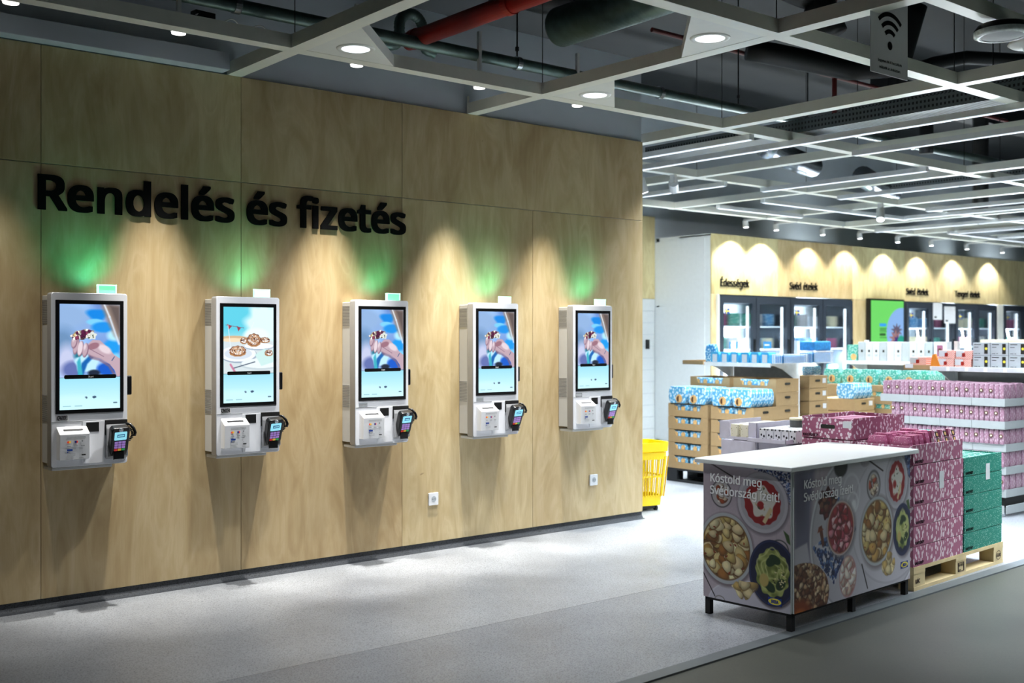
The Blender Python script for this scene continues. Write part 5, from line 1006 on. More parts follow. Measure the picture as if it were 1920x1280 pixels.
for i in range(7):
    carton('pink_carton', 'pink leaf carton with handle hole, '+ordn(i, 7)+' in rear stack behind counter', 'carton', W1(-.0, .4, .147+HP*i), RZ, .66, .38, HP if i < 6 else .14, ['pink_leaf_big'], 'pink cartons in the rear stack', open_top=(i == 6), handle=(i >= 5), logo=None)
text('carton_print', 'KAFFEREP', .017, W1(-.004, .77, 1.012-.12), None, 'text_black', bold=.03, rotz=RZ-PI/2)
o = bpy.data.objects['carton_print'] if 'carton_print' in bpy.data.objects else None
lo = [q for q in bpy.data.objects if q.name.startswith('carton_print') and q.parent is None][0]
top = [q for q in bpy.data.objects if q.get('label', '').startswith('pink leaf carton with handle hole, topmost')][0]
lo.parent = top; lo.location = (-.0045, .365, .012); lo.rotation_euler = (0, 0, -PI/2)

def proto_pack(name, w, d, h, mat, puff=.12, seal=True, disc=None):
    """soft packet: pillow body with crimped ends; returns the shared meshes"""
    mb = MB(); n = 5; rows = []
    for k in range(n+1):
        z = h*k/n; q = 1-puff*(abs(2*k/n-1)**3)
        for x, y in ((-.5, -.42), (-.42, -.5), (.42, -.5), (.5, -.42), (.5, .42), (.42, .5), (-.42, .5), (-.5, .42)): mb.v.append((x*w*(1-.25*(1-q)), y*d*q, z))
    for k in range(n):
        for i in range(8): a = k*8+i; b = k*8+(i+1) % 8; mb.f.append((a, b, b+8, a+8)); mb.m.append(0)
    mb.f.append(tuple(range(7, -1, -1))); mb.f.append(tuple(n*8+i for i in range(8))); mb.m += [0, 0]
    return mb.mesh(name, mat)
def place(me, name, loc, rz, label, cat, group, tilt=0, sc=1):
    o = bpy.data.objects.new(name, me); COL.objects.link(o); o.location = loc; o.rotation_euler = (tilt, 0, rz); o.scale = (sc, sc, sc)
    return tag(o, label, cat, group)
# packets of biscuits heaped in the top pink cartons
pk = proto_pack('pink_packet', .05, .13, .17, 'pink_pack', .2)
for i in range(9):
    for j in range(2):
        x = .05+.068*i; y = .1+.165*j; zb = .144+HP*5+.012
        place(pk, 'biscuit_packet', W1(x, y, zb), RZ+random.uniform(-.1, .1), 'glossy pink packet in open front carton, %s row, %s from the left' % (['front', 'back'][j], NUM[i]), 'packet', 'packets in the front pink carton', sc=random.uniform(.9, 1.05))
for i in range(3):
    o = bpy.data.objects.new('biscuit_packet', pk)
    x = .34+.11*i; t = thing('biscuit_packet', ['pink packet with two square photos, leftmost of the three leaning at the carton front', 'pink packet with two square photos, middle of the three leaning at the carton front', 'pink packet with two square photos, nearest the green cartons'][i], 'packet', W1(x, .03, .845), RZ, 'leaning photo packets')
    bpy.data.objects.remove(o)
    R = Matrix.Rotation(-.25, 4, 'X')
    MB().box(-.04, .045, -.02, .015, 0, .115, R=R).build('packet_body', 'pink_leaf', t, bevel=.006)
    for k in range(2): MB().box(.0, .034, -.022, -.0195, .065-.042*k, .1-.042*k, R=R).build('photo_print', 'photo_black', t); 
    for k in range(2): MB().cyl(R @ Vector((.017, -.0226, .083-.042*k)), R @ Vector((.017, -.0222, .083-.042*k)), .012, n=14).build('biscuit_print', 'biscuit', t)
gp = proto_pack('green_packet', .05, .3, .03, 'teal_pack', .1)
for i in range(6):
    place(gp, 'biscuit_packet', W1(.74+.09*i, .19, .144+.1225*4+.083), RZ, 'pale green packet lying in the topmost green carton, %s from the left' % NUM[i], 'packet', 'packets in the green carton')
pb = proto_pack('pink_packet_flat', .12, .3, .05, 'pink_side', .1)
for i in range(4):
    place(pb, 'biscuit_packet', W1(.06+.145*i, .59, .147+HP*6+.07), RZ, 'pale pink packet lying in the rear topmost carton, %s from the left' % NUM[i], 'packet', 'packets in the rear pink carton')

# second pallet: lilac cartons, script packs and tins
for col in range(2):
    for i in range(5):
        lb = ('lilac carton' if col else 'lilac tray carton')+' on the pallet behind the counter, '+ordn(i, 5)+(' at the left end' if col else ' at the right end')
        carton('lilac_carton', lb, 'carton', W1(.09, .87+(.315*col), .147+.135*i), RZ, .5, .31, .135, ['lilac_carton'], 'lilac cartons behind the counter', open_top=False)
pp = proto_pack('plant_packet', .07, .1, .1, 'plant_pack', .05); sp_ = proto_pack('script_packet', .06, .1, .085, 'script_pack', .05)
t = thing('display_tray', 'lilac display carton with a window of leaf-patterned cream packets', 'carton', W1(.09, 1.19, .825), RZ, 'display cartons behind the counter')
mb = MB(); mb.box(0, .006, 0, .07, 0, .125); mb.box(0, .006, .23, .315, 0, .125); mb.box(0, .006, .07, .23, 0, .02); mb.box(0, .5, 0, .006, 0, .125); mb.box(0, .5, .309, .315, 0, .125); mb.box(.494, .5, 0, .315, 0, .1)
mb.build('carton_walls', 'lilac_carton', t)
for i in range(5):
    for j in range(2): place(pp, 'tea_packet', W1(.14+.09*i, 1.185+.11+.085*j, .83), RZ+PI/2, 'cream leaf-print packet, %s rank, %s, in the lilac display carton' % (NUM[i], ['right', 'left'][j]), 'packet', 'leaf-print packets')
t = thing('display_tray', 'low lilac tray holding grey packets with black script', 'carton', W1(0, .9, .825), RZ, 'display cartons behind the counter')
MB().box(0, .006, 0, .31, 0, .03).box(0, .5, 0, .006, 0, .03).box(0, .5, .304, .31, 0, .03).box(0, .5, 0, .31, 0, .004).build('carton_walls', 'lilac_carton', t)
for i in range(6):
    for j in range(5): place(sp_, 'script_packet', W1(.14+.075*i, .905+.06*j, .83), RZ+PI/2, 'grey packet with black script, %s rank from the front, %s from the right' % (NUM[i], NUM[j]), 'packet', 'black script packets')
for i in range(2):
    for j in range(2):
        a = W1(.38+.11*i, .94+.12*j, .917)
        t = thing('round_tin', ['grey tin with cream lid, front right of four', 'grey tin with cream lid, front left of four', 'grey tin with cream lid, back right of four', 'grey tin with cream lid, back left of four'][i*2+j]+' on the script packets', 'tin', a, 0, 'cream-lidded tins')
        MB().lathe([(0, 0), (.045, 0), (.047, .004), (.047, .05), (.0, .05)], n=24).build('tin_body', 'tin_grey', t, smooth=False)
        MB().lathe([(.049, .046), (.05, .05), (.05, .058), (.046, .062), (0, .062)], n=24).build('lid', 'cream', t)

# ------------------------------------------------------------------ brown trays of blue biscuit packets
def cut_tray(mat='cardboard', w=.55, d=.38, h=.138, depth_side='hole'):
    """tray: notch in the front (-x face), handle hole in the -y side"""
    mb = MB(); k = .006; g = .002
    a = w*.16; b = w*.84
    prof = [(g, 0), (w-g, 0), (w-g, h*.98), (b, h*.98), (b-.025, h*.48), (a+.025, h*.48), (a, h*.98), (g, h*.98)]
    mb.prism(prof, 0, k, 'x')
    mb.box(k, d, g, g+k, 0, h*.98); mb.box(k, d, w-g-k, w-g, 0, h*.98); mb.box(d-k, d, g, w-g, 0, h*.98); mb.box(k, d-k, g+k, w-g-k, 0, .005)
    mb.box(.0, d, -.0, .004, h*.9, h*.985); return mb.mesh('cut_tray', mat)
TRAY = cut_tray(); HOLE = MB().prism(rrect(-.045, .045, -.012, .012, .011), -.003, .001, 'y').mesh('handle_hole', 'photo_black')
TRH = .138
bpk = proto_pack('blue_packet', .085, .25, .175, 'blue_pack', .18); bps = proto_pack('blue_packet_low', .085, .24, .115, 'blue_pack', .1)
disc = MB().cyl((0, 0, 0), (-.004, 0, 0), .045, n=18).mesh('biscuit_disc', 'biscuit'); disc2 = MB().cyl((0, 0, 0), (-.004, 0, 0), .028, n=14).mesh('biscuit_disc_small', 'biscuit'); dch = MB().cyl((-.004, 0, 0), (-.0055, .008, 0), .03, n=12).mesh('choc_disc', 'choc_brown')
def child(name, me, parent, loc, rz=0): o = bpy.data.objects.new(name, me); COL.objects.link(o); o.parent = parent; o.location = loc; o.rotation_euler = (0, 0, rz); return o
def stack(x, y, n, where, packs=True, tall=False, z0=.147, w=.55, mesh=TRAY, tray_name='cardboard_tray', pack=bps, hide_packs=False, holes=True, group=None, packcol='blue'):
    group = group or 'cardboard trays, '+where
    for i in range(n):
        lv = ordn(i, n)
        r = thing(tray_name, 'brown cardboard tray with cut-out front, %s in the %s' % (lv, where), 'tray', (x, y, z0+TRH*i), random.uniform(-.012, .012), group)
        child('tray_body', mesh, r, (0, 0, 0))
        if holes: child('handle_hole', HOLE, r, (.19, 0, TRH*.62))
        if packs:
            for j in range(2):
                p = place(pack, 'biscuit_packet', (x+.055, y+.14+.265*j, z0+TRH*i+.008), 0, '%s packet in the tray %s, %s, %s half' % (packcol, lv, where, 'left' if j else 'right'), 'packet', 'packets in the '+where)
                for q in (-.06, .04): child('biscuit_print', disc2, p, (-.0435, q, .075))
stack(8.77, 7.46, 5, 'front left stack')
stack(8.77, 6.87, 5, 'front right stack')
stack(9.17, 7.50, 7, 'rear left stack')
stack(9.17, 6.9, 7, 'rear right stack')
zt = .147+TRH*5
for k, (y0, where) in enumerate(((7.46, 'front left'), (6.87, 'front right'))):
    for r in range(4):
        for j in range(2):
            fr = r == 0
            p = place(bpk, 'biscuit_packet', (8.80+.092*r, y0+.14+.272*j, zt+.002), 0, ('large blue leaf-patterned packet, %s of the two facing the front on the %s stack' % ('left' if j else 'right', where)) if fr else 'blue packet on the %s stack, %s rank from front, %s' % (where, NUM[r], 'left' if j else 'right'), 'packet', 'blue packets on the %s stack' % where)
            if fr:
                child('biscuit_print', disc, p, (-.044, -.03 if j else .04, .05)); child('cream_print', dch, p, (-.046, -.03 if j else .04, .05))
t = pallet('black_pallet', 'black plastic pallet under the brown biscuit trays', (8.77, 8.03, .003), -PI/2, 'black_pallet', 1.2, .8, False, 'black pallets')

# single column right of the white post, then the far boards
def column(x, y, n, w, d, where, labels=True, z0=.02, h=TRH, rz=0):
    for i in range(n):
        lv = ordn(i, n)
        r = thing('cardboard_box', 'brown box with dark handle hole, %s in the %s' % (lv, where), 'box', (x, y, z0+h*i), rz+random.uniform(-.02, .02), 'cardboard boxes in the '+where)
        B(0, w, 0, d, .001, h-.003).build('box_body', 'cardboard', r, bevel=.003)
        B(-.001, w+.001, -.002, 0, h-.022, h-.004).build('lid_edge', 'cardboard', r)
        child('handle_hole', HOLE, r, (w*.45, 0, h*.6)); B(w*.72, w*.9, -.002, 0, h*.4, h*.78).build('paper_label', 'label_white', r)
column(9.96, 7.06, 8, .34, .5, 'column right of white post')
for j in range(2): place(bpk, 'biscuit_packet', (10.03+.16*j, 7.14, 1.128), PI/2, 'clear-topped blue packet lying on the column right of the white post, '+('right' if j else 'left'), 'packet', 'packets on the white post column', sc=.55)
column(10.72, 7.0, 6, .4, .5, 'short column below blue packets')
for j in range(4): place(bpk, 'biscuit_packet', (10.76+.09*j, 7.12, .85), PI/2*0, 'dark blue upright packet on the short column, %s from the left' % NUM[j], 'packet', 'four blue upright packets', sc=.95)
column(11.16, 7.3, 7, .4, .42, 'column under left teal packets')
bt = MB(); 
for i in range(3):
    r = thing('slotted_carton', 'wide brown carton with narrow windows under the teal packets, '+['lowest', 'middle', 'topmost'][i], 'carton', (11.2, 6.55, .02+.322*i), 0, 'wide brown cartons')
    mb = MB(); z = 0
    mb.box(0, .5, 0, .73, .0, .06); mb.box(0, .5, 0, .73, .11, .2); mb.box(0, .5, 0, .73, .25, .319)
    for za, zb in ((.06, .11), (.2, .25)): mb.box(0, .5, .0, .12, za, zb); mb.box(0, .5, .68, .73, za, zb); mb.box(.06, .5, .12, .68, za, zb)
    mb.build('carton_body', 'cardboard', r)
    for za in (.06, .2):
        B(.01, .06, .13, .67, za, za+.05).build('packet_strip', 'teal_pack', r)
        for q in range(5): child('biscuit_print', disc2, r, (.008, .18+.11*q, za+.025)).scale = (1, .8, .8)
tpk = proto_pack('teal_packet', .085, .235, .175, 'teal_pack', .15)
for j in range(5):
    p = place(tpk, 'biscuit_packet', (11.24, 6.62+.25*j, .99), 0, 'teal patterned biscuit packet, %s in the row on the wide brown cartons' % ['rightmost', 'second from right', 'middle', 'second from left', 'leftmost'][j], 'packet', 'teal packets facing front')
    child('biscuit_print', disc, p, (-.044, .0, .06)); child('cream_print', dch, p, (-.046, 0, .06))
for j in range(4): place(tpk, 'biscuit_packet', (11.34+.09*j, 6.56, .99), 0, 'teal packet seen edge on at the row end, %s from the left' % NUM[j], 'packet', 'teal packets edge on')

# ------------------------------------------------------------------ gondola shelving
def gondola(label, x, y0, y1, zt=1.5, shelf=1.257, depth=.45, bracket=True, strips=0):
    t = thing('shelf_unit', label, 'shelf unit', (x, y0, 0), 0, 'white shelf units'); Lg = y1-y0
    for y in (0, Lg-.035): B(depth, depth+.05, y, y+.035, 0, zt).build('upright_post', 'shelf_white', t)
    B(depth+.012, depth+.03, .035, Lg-.035, .15, shelf+.02).build('back_panel', 'shelf_grey', t)
    sh = B(0, depth, 0, Lg, shelf-.022, shelf).build('shelf_board', 'shelf_white', t)
    B(-.012, 0, 0, Lg, shelf-.035, shelf+.008).build('price_rail', 'shelf_white', sh)
    for i in range(strips): B(-.0135, -.0118, Lg*(i+.05)/strips, Lg*(i+.86)/strips, shelf-.03, shelf+.004).build('price_strip', 'peach_paper' if i == 0 else 'label_white', sh)
    for y in (.0, Lg-.006):
        MB().prism([(.06, shelf-.022), (depth, shelf-.022), (depth, shelf-.17), (depth-.05, shelf-.16), (.2, shelf-.06)], y, y+.006, 'y').build('bracket', 'shelf_white', t)
    B(.22, depth+.05, .0, Lg, .0, .12).build('base_plinth', 'shelf_white', t)
    return t
gondola('white shelf unit behind the blue biscuit trays', 9.4, 7.14, 8.04)
gondola('white shelf unit at the back carrying tall white boxes', 11.8, 6.5, 7.86, 1.5, 1.243)
gondola('white shelf unit behind the pink display with red and grey boxes', 9.7, 4.25, 5.52, 1.5, 1.257, strips=7)
gondola('empty-backed white shelf unit continuing beyond the right edge', 9.7, 3.0, 4.2, 1.5, 1.257)
# blue bags on the first shelf
bag = MB().prism([(-.055, 0), (.055, 0), (.058, .09), (.045, .118), (-.045, .118), (-.058, .09)], -.06, .06, 'x').mesh('blue_bag', 'bag_blue')
lbm = B(-.0625, -.06, -.032, .032, .01, .095).mesh('bag_label', 'label_white')
for j in range(6):
    p = place(bag, 'sweet_bag', (9.49, 7.24+.136*j, 1.258), random.uniform(-.05, .05), 'bright blue bag with white label on the shelf, %s of six' % ['rightmost', 'second from right', 'third from right', 'third from left', 'second from left', 'leftmost'][j], 'bag', 'blue bags on the first shelf')
    child('bag_label', lbm, p, (0, 0, 0)); 
tag(MB().prism([(-.07, 0), (.07, 0), (.08, .12), (.055, .2), (-.055, .2), (-.08, .12)], -.03, .03, 'x').build('biscuit_packet', 'blue_pack_dark', None, (9.56, 8.07, 1.26), bevel=.01), 'tall dark blue patterned packet standing left of the blue bags', 'packet')
t = thing('display_tray', 'flat brown cardboard tray sticking out at the left shelf end', 'tray', (9.36, 8.03, 1.235)); 
MB().box(0, .4, 0, .3, 0, .006).box(0, .006, 0, .3, 0, .045).box(.394, .4, 0, .3, 0, .045).box(0, .4, .294, .3, 0, .045).build('tray_body', 'cardboard', t)
def basket(label, loc, w, d, h, fill):
    t = thing('wire_basket', label, 'basket', loc, 0, 'wire baskets on the shelf end')
    mb = MB()
    for i in range(int(w/.022)+1): mb.box(.022*i, .022*i+.004, 0, .004, 0, h); mb.box(.022*i, .022*i+.004, d-.004, d, 0, h)
    for i in range(int(d/.022)+1): mb.box(0, .004, .022*i, .022*i+.004, 0, h)
    mb.box(0, w, -.003, .003, h-.008, h); mb.box(0, w, d-.003, d+.003, h-.008, h); mb.box(-.003, .003, 0, d, h-.008, h); mb.box(0, w, 0, d, 0, .006)
    o = mb.build('wire_grid', 'shelf_white', t); o['kind'] = 'stuff'
    f = B(.02, w-.02, .02, d-.02, .008, h*.85).build('contents', fill, t, bevel=.01); return t
basket('white wire basket with blue goods at the near end of the first shelf', (9.42, 7.0, 1.26), .42, .14, .1, 'bag_blue_dark')
basket('white wire basket with blue goods right of the white post', (9.95, 7.0, 1.26), .36, .25, .13, 'bag_blue_dark')
tag(B(0, .3, 0, .22, 0, .1).build('blue_box', 'bag_blue_dark', None, (10.0, 7.02, 1.395), bevel=.012), 'dark blue soft box on top of the wire basket', 'box')
# tall white boxes and teal box on the back shelf
for j in range(10):
    y = 6.70+.098*j
    t = thing('white_box', 'tall white box with a small dark mark on the back shelf, number %s from the left' % ['ten', 'nine', 'eight', 'seven', 'six', 'five', 'four', 'three', 'two', 'one'][j], 'box', (11.83, y, 1.245), 0, 'tall white boxes')
    t['label'] = 'tall white box on the back shelf, %s in its row' % ['rightmost', 'second from right', 'third from right', 'fourth from right', 'fifth from right', 'fifth from left', 'fourth from left', 'third from left', 'second from left', 'leftmost'][j]
    B(0, .2, 0, .093, 0, .235).build('box_body', 'label_white' if j % 3 else 'grey_carton', t, bevel=.002)
    if j not in (3, 5): B(-.001, 0, .03, .055, .11, .14).build('dark_mark', 'photo_black', t); B(-.001, 0, .025, .06, .06, .085).build('text_print', 'grey_carton', t)
t = thing('patterned_box', 'teal patterned box with a bun picture at the left of the white boxes', 'box', (11.83, 7.69, 1.245)); B(0, .2, 0, .14, 0, .2).build('box_body', 'teal_pack', t, bevel=.002); MB().cyl((0, .05, .05), (-.002, .05, .05), .04, n=16).build('bun_print', 'biscuit', t)
t = thing('photo_box', 'pale box with a brown heart picture at the right of the white boxes', 'box', (11.83, 6.52, 1.245), 0); B(0, .1, 0, .16, 0, .24).build('box_body', 'label_white', t); B(-.002, 0, .05, .12, .07, .2).build('photo_print', 'pink_side', t); MB().cyl((-.002, .085, .14), (-.004, .085, .14), .025, n=14).build('bun_print', 'choc_brown', t)
tag(B(0, .35, 0, .62, 0, .26).build('pale_carton', 'cream', None, (12.3, 5.75, 1.25), bevel=.003), 'large plain pale carton behind the red woven boxes', 'carton')
tag(B(0, .5, 0, 1.3, 0, 1.249).build('storage_bench', 'shelf_white', None, (12.3, 5.2, 0)), 'white plinth carrying the large pale carton', 'plinth')
# red woven-pattern boxes, cardboard tray and grey boxes on the near shelf
def redbox(label, loc, w=.16):
    t = thing('patterned_box', label, 'box', loc, 0, 'red woven-pattern boxes')
    B(0, .26, 0, w, 0, .078).build('box_body', 'red_weave', t, bevel=.002); B(-.0015, 0, w*.5, w*.98, .02, .076).build('paper_label', 'label_white', t); B(-.002, -.0015, w*.42, w*.62, .02, .055).build('dark_square', 'red_paint', t)
for k, (y, z, w_) in enumerate(((5.29, 1.258, 'lower left'), (5.12, 1.258, 'lower right'), (5.28, 1.338, 'upper left'), (5.11, 1.338, 'upper right'))): redbox('red woven-pattern box in the pair of pairs, '+w_, (9.72, y, z))
redbox('red woven-pattern box lying in the small cardboard tray', (9.74, 5.58, 1.27), .17)
t = thing('display_tray', 'small cardboard tray hanging over the left end of the near shelf', 'tray', (9.66, 5.5, 1.225)); MB().box(0, .4, 0, .27, 0, .006).box(0, .006, 0, .27, 0, .05).box(.394, .4, 0, .27, 0, .05).box(0, .4, .264, .27, 0, .05).build('tray_body', 'cardboard', t); B(-.004, 0, .17, .25, .02, .06).build('paper_label', 'label_white', t)
tag(MB().prism([(-.05, 0), (.05, 0), (.03, .11), (0, .12)], -.012, .012, 'x').build('orange_pouch', 'orange_paper', None, (9.72, 5.47, 1.262)), 'orange and white pouch between the cardboard tray and red boxes', 'pouch')
for r in range(2):
    for c in range(5):
        y = 4.94-.168*c
        t = thing('grey_box', 'pale grey box with a black side picture, %s row, %s' % ('upper' if r else 'lower', ['leftmost', 'second from left', 'third from left', 'fourth from left', 'farthest right'][c]), 'box', (9.72, y, 1.258+.118*r), 0, 'grey boxes on the near shelf')
        B(0, .24, 0, .162, 0, .115).build('box_body', 'grey_carton', t, bevel=.002)
        B(-.001, 0, .022, .055, .012, .105).build('picture_band', 'photo_black', t); MB().cyl((-.001, .036, .06), (-.002, .036, .06), .012, n=12).build('bow_print', 'logo_yellow', t)
        m = MB().box(-.001, 0, .085, .15, .094, .101).box(-.001, 0, .11, .15, .07, .075).box(-.001, 0, .12, .15, .012, .017).box(-.001, 0, .095, .11, .012, .017); m.build('small_print', 'photo_black', t)
# ------------------------------------------------------------------ pink wafer display
DX, DY0, DY1 = 9.21, 4.55, 5.74
t = thing('wheeled_dolly', 'black wheeled base with white kick plates under the pink wafer display', 'dolly', (DX, DY0, 0))
B(.04, .62, .02, 1.17, .075, .16).build('plinth', 'black_matt', t); B(-.005, .64, -.02, -.012, .03, .1).build('kick_plate', 'tray_white', t); B(-.02, -.012, .0, 1.17, .03, .1).build('kick_plate', 'tray_white', t)
for x in (.03, .6):
    for y in (.03, 1.14): MB().cyl((x, y, 0), (x, y, .08), .018, n=12).build('foot', 'chrome', t)
wp = proto_pack('wafer_packet', .1, .043, .125, 'wafer_pack', .1); wps = MB().cyl((-.051, .003, .07), (-.054, .003, .07), .017, n=12).mesh('wafer_photo', 'choc_brown'); wpc = MB().cyl((-.054, .003, .07), (-.056, .003, .07), .008, n=10).mesh('wafer_cream', 'cream')
TIER = ['lowest', 'fourth', 'third', 'second', 'top']
for r in range(5):
    z = .165+.195*r
    yw = 1.19/4
    for c in range(4):
        q = thing('white_tray', 'low white cardboard tray, %s tier of the pink wafer display, %s' % (TIER[r], ['rightmost', 'second from right', 'second from left', 'leftmost'][c]), 'tray', (DX+(.0 if r > 2 else .02), DY0+yw*c, z), 0, 'white trays of the pink wafer display')
        mb = MB(); d = .62; g = .0015; k = .005; hh = .068
        mb.box(0, k, g, yw-g, 0, hh); mb.box(d-k, d, g, yw-g, 0, hh); mb.box(k, d-k, g, g+k, 0, hh); mb.box(k, d-k, yw-g-k, yw-g, 0, hh); mb.box(k, d-k, g+k, yw-g-k, 0, .004)
        mb.build('tray_body', 'tray_white', q)
    n = 26; pitch = 1.16/n
    rank = 4 if r == 4 else 1
    for rk in range(rank):
        for i in range(n):
            if r == 3 and i > 23: continue
            p = place(wp, 'wafer_packet', (DX+.06+.11*rk, DY0+.035+pitch*i, z+.068 if False else z+.066), random.uniform(-.05, .05), ('mauve wafer packet, %s tier, front row, %s from the right corner' % (TIER[r], NUM[i])) if rk == 0 else 'mauve wafer packet, top tier, %s rank from front, %s from the right' % (NUM[rk], NUM[i]), 'packet', 'wafer packets, %s tier, %s' % (TIER[r], 'front' if rk == 0 else 'behind'), sc=random.uniform(.97, 1.02))
            if rk == 0 and (i*7+r*3) % 5 < 2: child('chocolate_print', wps, p, (0, 0, 0)); child('cream_print', wpc, p, (0, 0, 0))
    if rank == 1:
        for rk in range(1, 5):
            place(wp, 'wafer_packet', (DX+.06+.11*rk, DY0+.035, z+.066), 0, 'mauve wafer packet on the right-hand side of %s tier, %s from the corner' % (TIER[r], NUM[rk]), 'packet', 'wafer packets, %s tier, right side' % TIER[r])

# ------------------------------------------------------------------ yellow rolling baskets
def roll_basket(label, loc, rz, handle=False):
    t = thing('rolling_basket', label, 'shopping basket', loc, rz, 'yellow rolling baskets')
    W0, D0, W1_, D1, H = .17, .13, .215, .175, .53
    mb = MB(); n = 15
    def lerp(a, b, q): return a+(b-a)*q
    for side in range(4):
        m = 13 if side % 2 == 0 else 10
        for i in range(m+1):
            u = -1+2*i/m
            for w_, (a, b) in ((.006, (0.13, .8)),):
                pts = []
                for q in (a, b):
                    hx, hy = lerp(W0, W1_, q), lerp(D0, D1, q); z = .06+H*q
                    c = {0: (u*hx, -hy), 1: (hx, u*hy), 2: (u*hx, hy), 3: (-hx, u*hy)}[side]; pts.append(Vector((c[0], c[1], z)))
                mb.cyl(pts[0], pts[1], .0065, n=4, cap=False)
    mb.build('basket_ribs', 'yellow_plastic', t)['kind'] = 'stuff'
    def ring(z0, z1, q0, q1, e=.0, name='band'):
        m = MB(); N_ = 32
        def sq(q, k): 
            a = 2*PI*k/N_; c, s = math.cos(a), math.sin(a); p = .32
            return (math.copysign(abs(c)**p, c)*(lerp(W0, W1_, q)+e), math.copysign(abs(s)**p, s)*(lerp(D0, D1, q)+e))
        vs = []
        for z, q, d in ((z0, q0, 0), (z1, q1, 0), (z1, q1, -.012), (z0, q0, -.012)):
            for k in range(N_):
                x, y = sq(q, k); f_ = 1+d/.2; vs.append((x*f_, y*f_, z))
        fs = [(j*N_+k, j*N_+(k+1) % N_, ((j+1) % 4)*N_+(k+1) % N_, ((j+1) % 4)*N_+k) for j in range(4) for k in range(N_)]
        m.add(vs, fs); return m.build(name, 'yellow_plastic', t, smooth=False)
    ring(.05, .14, 0, .15, 0, 'lower_band'); ring(.46, .52, .78, .88, .004, 'upper_band'); ring(.53, .61, .9, 1.02, .012, 'rim'); ring(.3, .315, .46, .49, .002, 'middle_band')
    mf = MB()
    mf.prism(rrect(-W0+.01, W0-.01, -D0+.01, D0-.01, .03), .05, .06, 'z').build('basket_floor', 'yellow_plastic', t)
    MB().prism(rrect(-W1_+.02, W1_-.02, -D1+.02, D1-.02, .04), .565, .575, 'z').build('inner_shell', 'yellow_plastic', t)
    for x in (-.12, .12):
        for y in (-.09, .09): MB().cyl((x-.01, y, .025), (x+.01, y, .025), .025, n=16).build('wheel', 'black_plastic', t)
    B(-.12, .12, -.1, .1, .02, .05).build('wheel_base', 'black_plastic', t)
    if handle:
        pts = [(.11*math.cos(PI*i/14), -.12, 1.04+.11*math.sin(PI*i/14)) for i in range(15)]
        MB().tube([(.11, -.12, .55)]+pts+[(-.11, -.12, .55)], .016, 10).build('raised_handle', 'yellow_plastic', t, smooth=True)
    return t
roll_basket('yellow rolling shopping basket standing at the end of the plywood wall', (7.10, 6.84, 0), -.25)
roll_basket('yellow rolling basket behind the pink display, only its raised handle showing', (10.95, 6.02, 0), .6, True)

# ------------------------------------------------------------------ freezers and display screen
SHORT = ['beneath Édességek', 'left of green screen', 'right of green screen', 'beneath Tengeri ételek', 'at right edge']
PKM = [proto_pack('frozen_bag_%d' % i, .2, .1, .17, m, .15) for i, m in enumerate(('label_white', 'blue_pack_dark', 'cream', 'pink_side', 'teal_pack'))]
def freezer(x0, x1, nd, label, k):
    t = thing('glass_door_freezer', label, 'freezer', (x0, FY, 0), 0, 'glass door freezers'); Wf = x1-x0; D = .75; Zt = 2.14
    mb = MB(); mb.box(0, .03, 0, D, 0, Zt); mb.box(Wf-.03, Wf, 0, D, 0, Zt); mb.box(.03, Wf-.03, 0, D, Zt-.1, Zt); mb.box(.03, Wf-.03, 0, D, 0, .15); mb.build('cabinet', 'freezer_frame', t)
    B(.03, Wf-.03, D-.02, D, .15, Zt-.1).build('inner_back', 'freezer_inner', t)
    for z in (.5, .9, 1.36, 1.70): B(.03, Wf-.03, .12, D-.02, z-.02, z).build('wire_shelf', 'freezer_inner', t)
    dw = Wf/nd
    for i in range(nd):
        a, b = i*dw+.01, (i+1)*dw-.01; f_ = MB()
        f_.box(a, a+.075, -.03, .01, .1, Zt-.02); f_.box(b-.075, b, -.03, .01, .1, Zt-.02); f_.box(a+.075, b-.075, -.03, .01, Zt-.11, Zt-.02); f_.box(a+.075, b-.075, -.03, .01, .1, .2)
        dr = f_.build('door_frame', 'freezer_frame', t)
        B(a+.075, b-.075, -.012, -.006, .2, Zt-.11).build('door_glass', 'freezer_glass', dr)
        B(b-.06, b-.035, -.06, -.03, .9, 1.5).build('door_handle', 'black_plastic', dr)
        if i % 2 == 0:
            fl_ = B(a+.09, a+.2, -.034, -.031, 1.87, 1.95).build('flag_sticker', 'rim_blue', dr)
            MB().box(a+.12, a+.136, -.036, -.034, 1.87, 1.95).box(a+.09, a+.2, -.036, -.034, 1.902, 1.918).build('flag_cross', 'flag_yellow', dr)
        for z in (.2,):
            B(b-.1, b-.07, .05, .07, .25, Zt-.15).build('led_strip', 'led_freezer', t)
        o = lamp('freezer_light', 'AREA', (0, 0, 0), 420, (.86, .95, 1)); o.data.shape = 'RECTANGLE'; o.data.size = .03; o.data.size_y = Zt-.5
        o.parent = t; o.location = (b-.085, .075, 1.15); o.rotation_euler = Vector((-.7, 1, 0)).to_track_quat('-Z', 'Z').to_euler()
    for i in range(nd):
        for z, lv in ((.9, 'third'), (1.36, 'second'), (1.70, 'top')):
            for c in range(3):
                place(PKM[(i*2+c+int(z*10)+k) % 5], 'frozen_packet', (x0+i*dw+.165+.225*c, FY+.25+.05*(c % 2), z+.001), random.uniform(-.2, .2), 'frozen bag, %s shelf, %s, %s door, freezer %s' % (lv, ['left', 'middle', 'right'][c], ['left', 'right'][i], SHORT[k]), 'packet', 'frozen bags in the freezer '+SHORT[k], sc=random.uniform(.9, 1.12))
    return t
freezer(12.22, 13.87, 2, 'glass door freezer beneath the Édességek letters, leftmost', 0)
freezer(13.88, 15.53, 2, 'glass door freezer left of the green screen', 1)
freezer(17.12, 18.73, 2, 'glass door freezer right of the green screen, with white notices', 2)
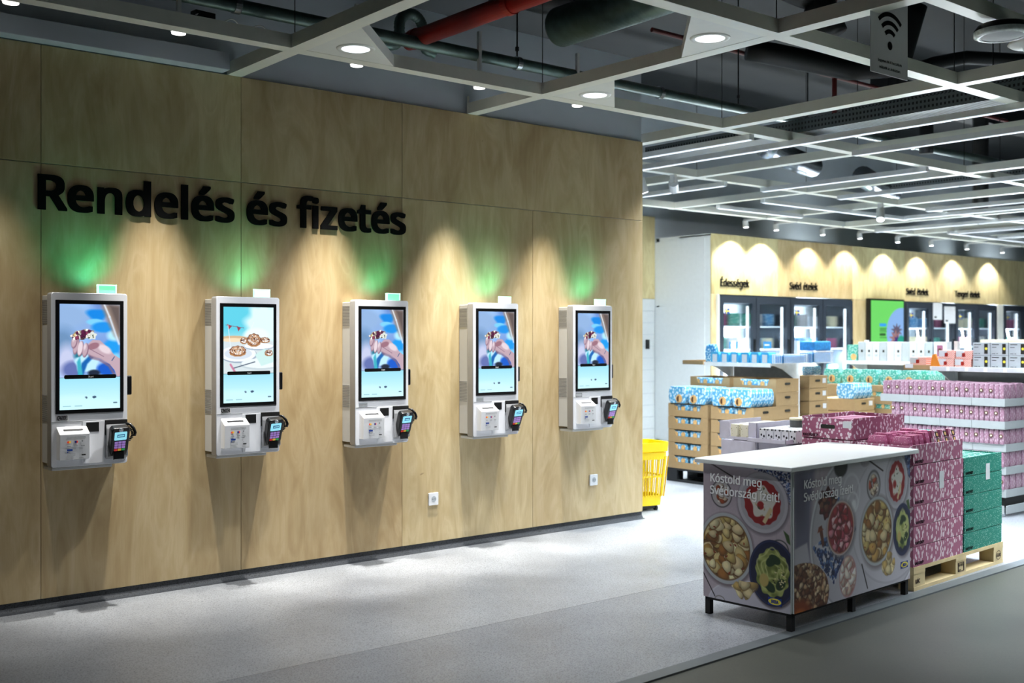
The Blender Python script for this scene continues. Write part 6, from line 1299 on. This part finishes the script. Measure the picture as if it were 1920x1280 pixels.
freezer(18.76, 20.28, 2, 'glass door freezer beneath the Tengeri ételek letters', 3)
freezer(20.55, 22.1, 2, 'glass door freezer last one at the right edge', 4)
for x, w_, z0, lb in ((17.95, .3, 1.84, 'pale picture notice hanging on the freezer right of the screen'), (18.33, .38, 1.78, 'white text notice hanging on the freezer right of the screen')):
    t = thing('paper_notice', lb, 'notice', (x, FY-.05, z0)); B(0, w_, 0, .004, 0, .3).build('paper_sheet', 'label_white', t); B(.04, .12, -.001, 0, .03, .06).build('dark_print', 'photo_black', t)
for x, lb in ((12.42, 'small blue sign on the freezer door, left of two'), (13.2, 'small blue sign on the freezer door, right of two')):
    t = thing('blue_sign', lb, 'sign', (x, FY-.04, 1.36), 0, 'blue freezer signs'); B(0, .19, 0, .004, 0, .11).build('sign_plate', 'bag_blue_dark', t); B(.02, .14, -.001, 0, .05, .07).build('white_print', 'label_white', t)
for a, b in ((FX+.1, 12.2), (20.32, 20.5)): tag(B(a, b, FY-.04, FY-.001, .1, 2.15).build('white_strip', 'white_frame'), 'white upright edge board at the '+('left' if a < 13 else 'right')+' freezers', 'board')
t = thing('display_screen', 'tall display screen showing a bright green advertisement', 'screen', (15.93, FY-.08, .45))
B(0, 1.04, 0, .075, 0, 1.72).build('screen_housing', 'black_plastic', t, bevel=.005)
PT = pic_tv(); PT.w, PT.h = .98, 1.66; o = bpy.data.objects.new('advert_picture', PT.mesh('advert_picture', 'screen_print')); COL.objects.link(o); o.parent = t; o.location = (.03, -.003, .03)
for i, x in enumerate((12.5, 13.2, 14.35, 15.35, 16.45, 17.5, 18.7, 20.0)):
    t = thing('track_spotlight', 'white wall-washing spotlight above the birch freezer wall, %s from the left' % ['first', 'second', 'third', 'fourth', 'fifth', 'sixth', 'seventh', 'eighth'][i], 'spotlight', (x, 9.93, 3.1), 0, 'spotlights washing the freezer wall')
    MB().cyl((0, 0, 0), (0, .01, .09), .04, n=16).build('housing', 'spot_white', t); MB().cyl((0, 0, 0), (0, 0, -.005), .034, n=16).build('lens', 'spot_lens', t); B(-.015, .015, -.36, .03, .09, .12).build('bracket_arm', 'spot_white', t)
    lamp('freezer_spot', 'SPOT', (x, 9.93, 3.08), FREEZER_SPOT_W*(1.4 if i < 2 else 1), (1, .97, .9), (x, 10.10, 1.2), t, spot_size=math.radians(112), spot_blend=.5, shadow_soft_size=.02)
tag(B(0, .06, 0, .035, 0, .14).build('wall_phone', 'black_plastic', None, (11.86, 11.25, 1.36), bevel=.006), 'small black device mounted on the white tiled wall', 'device')
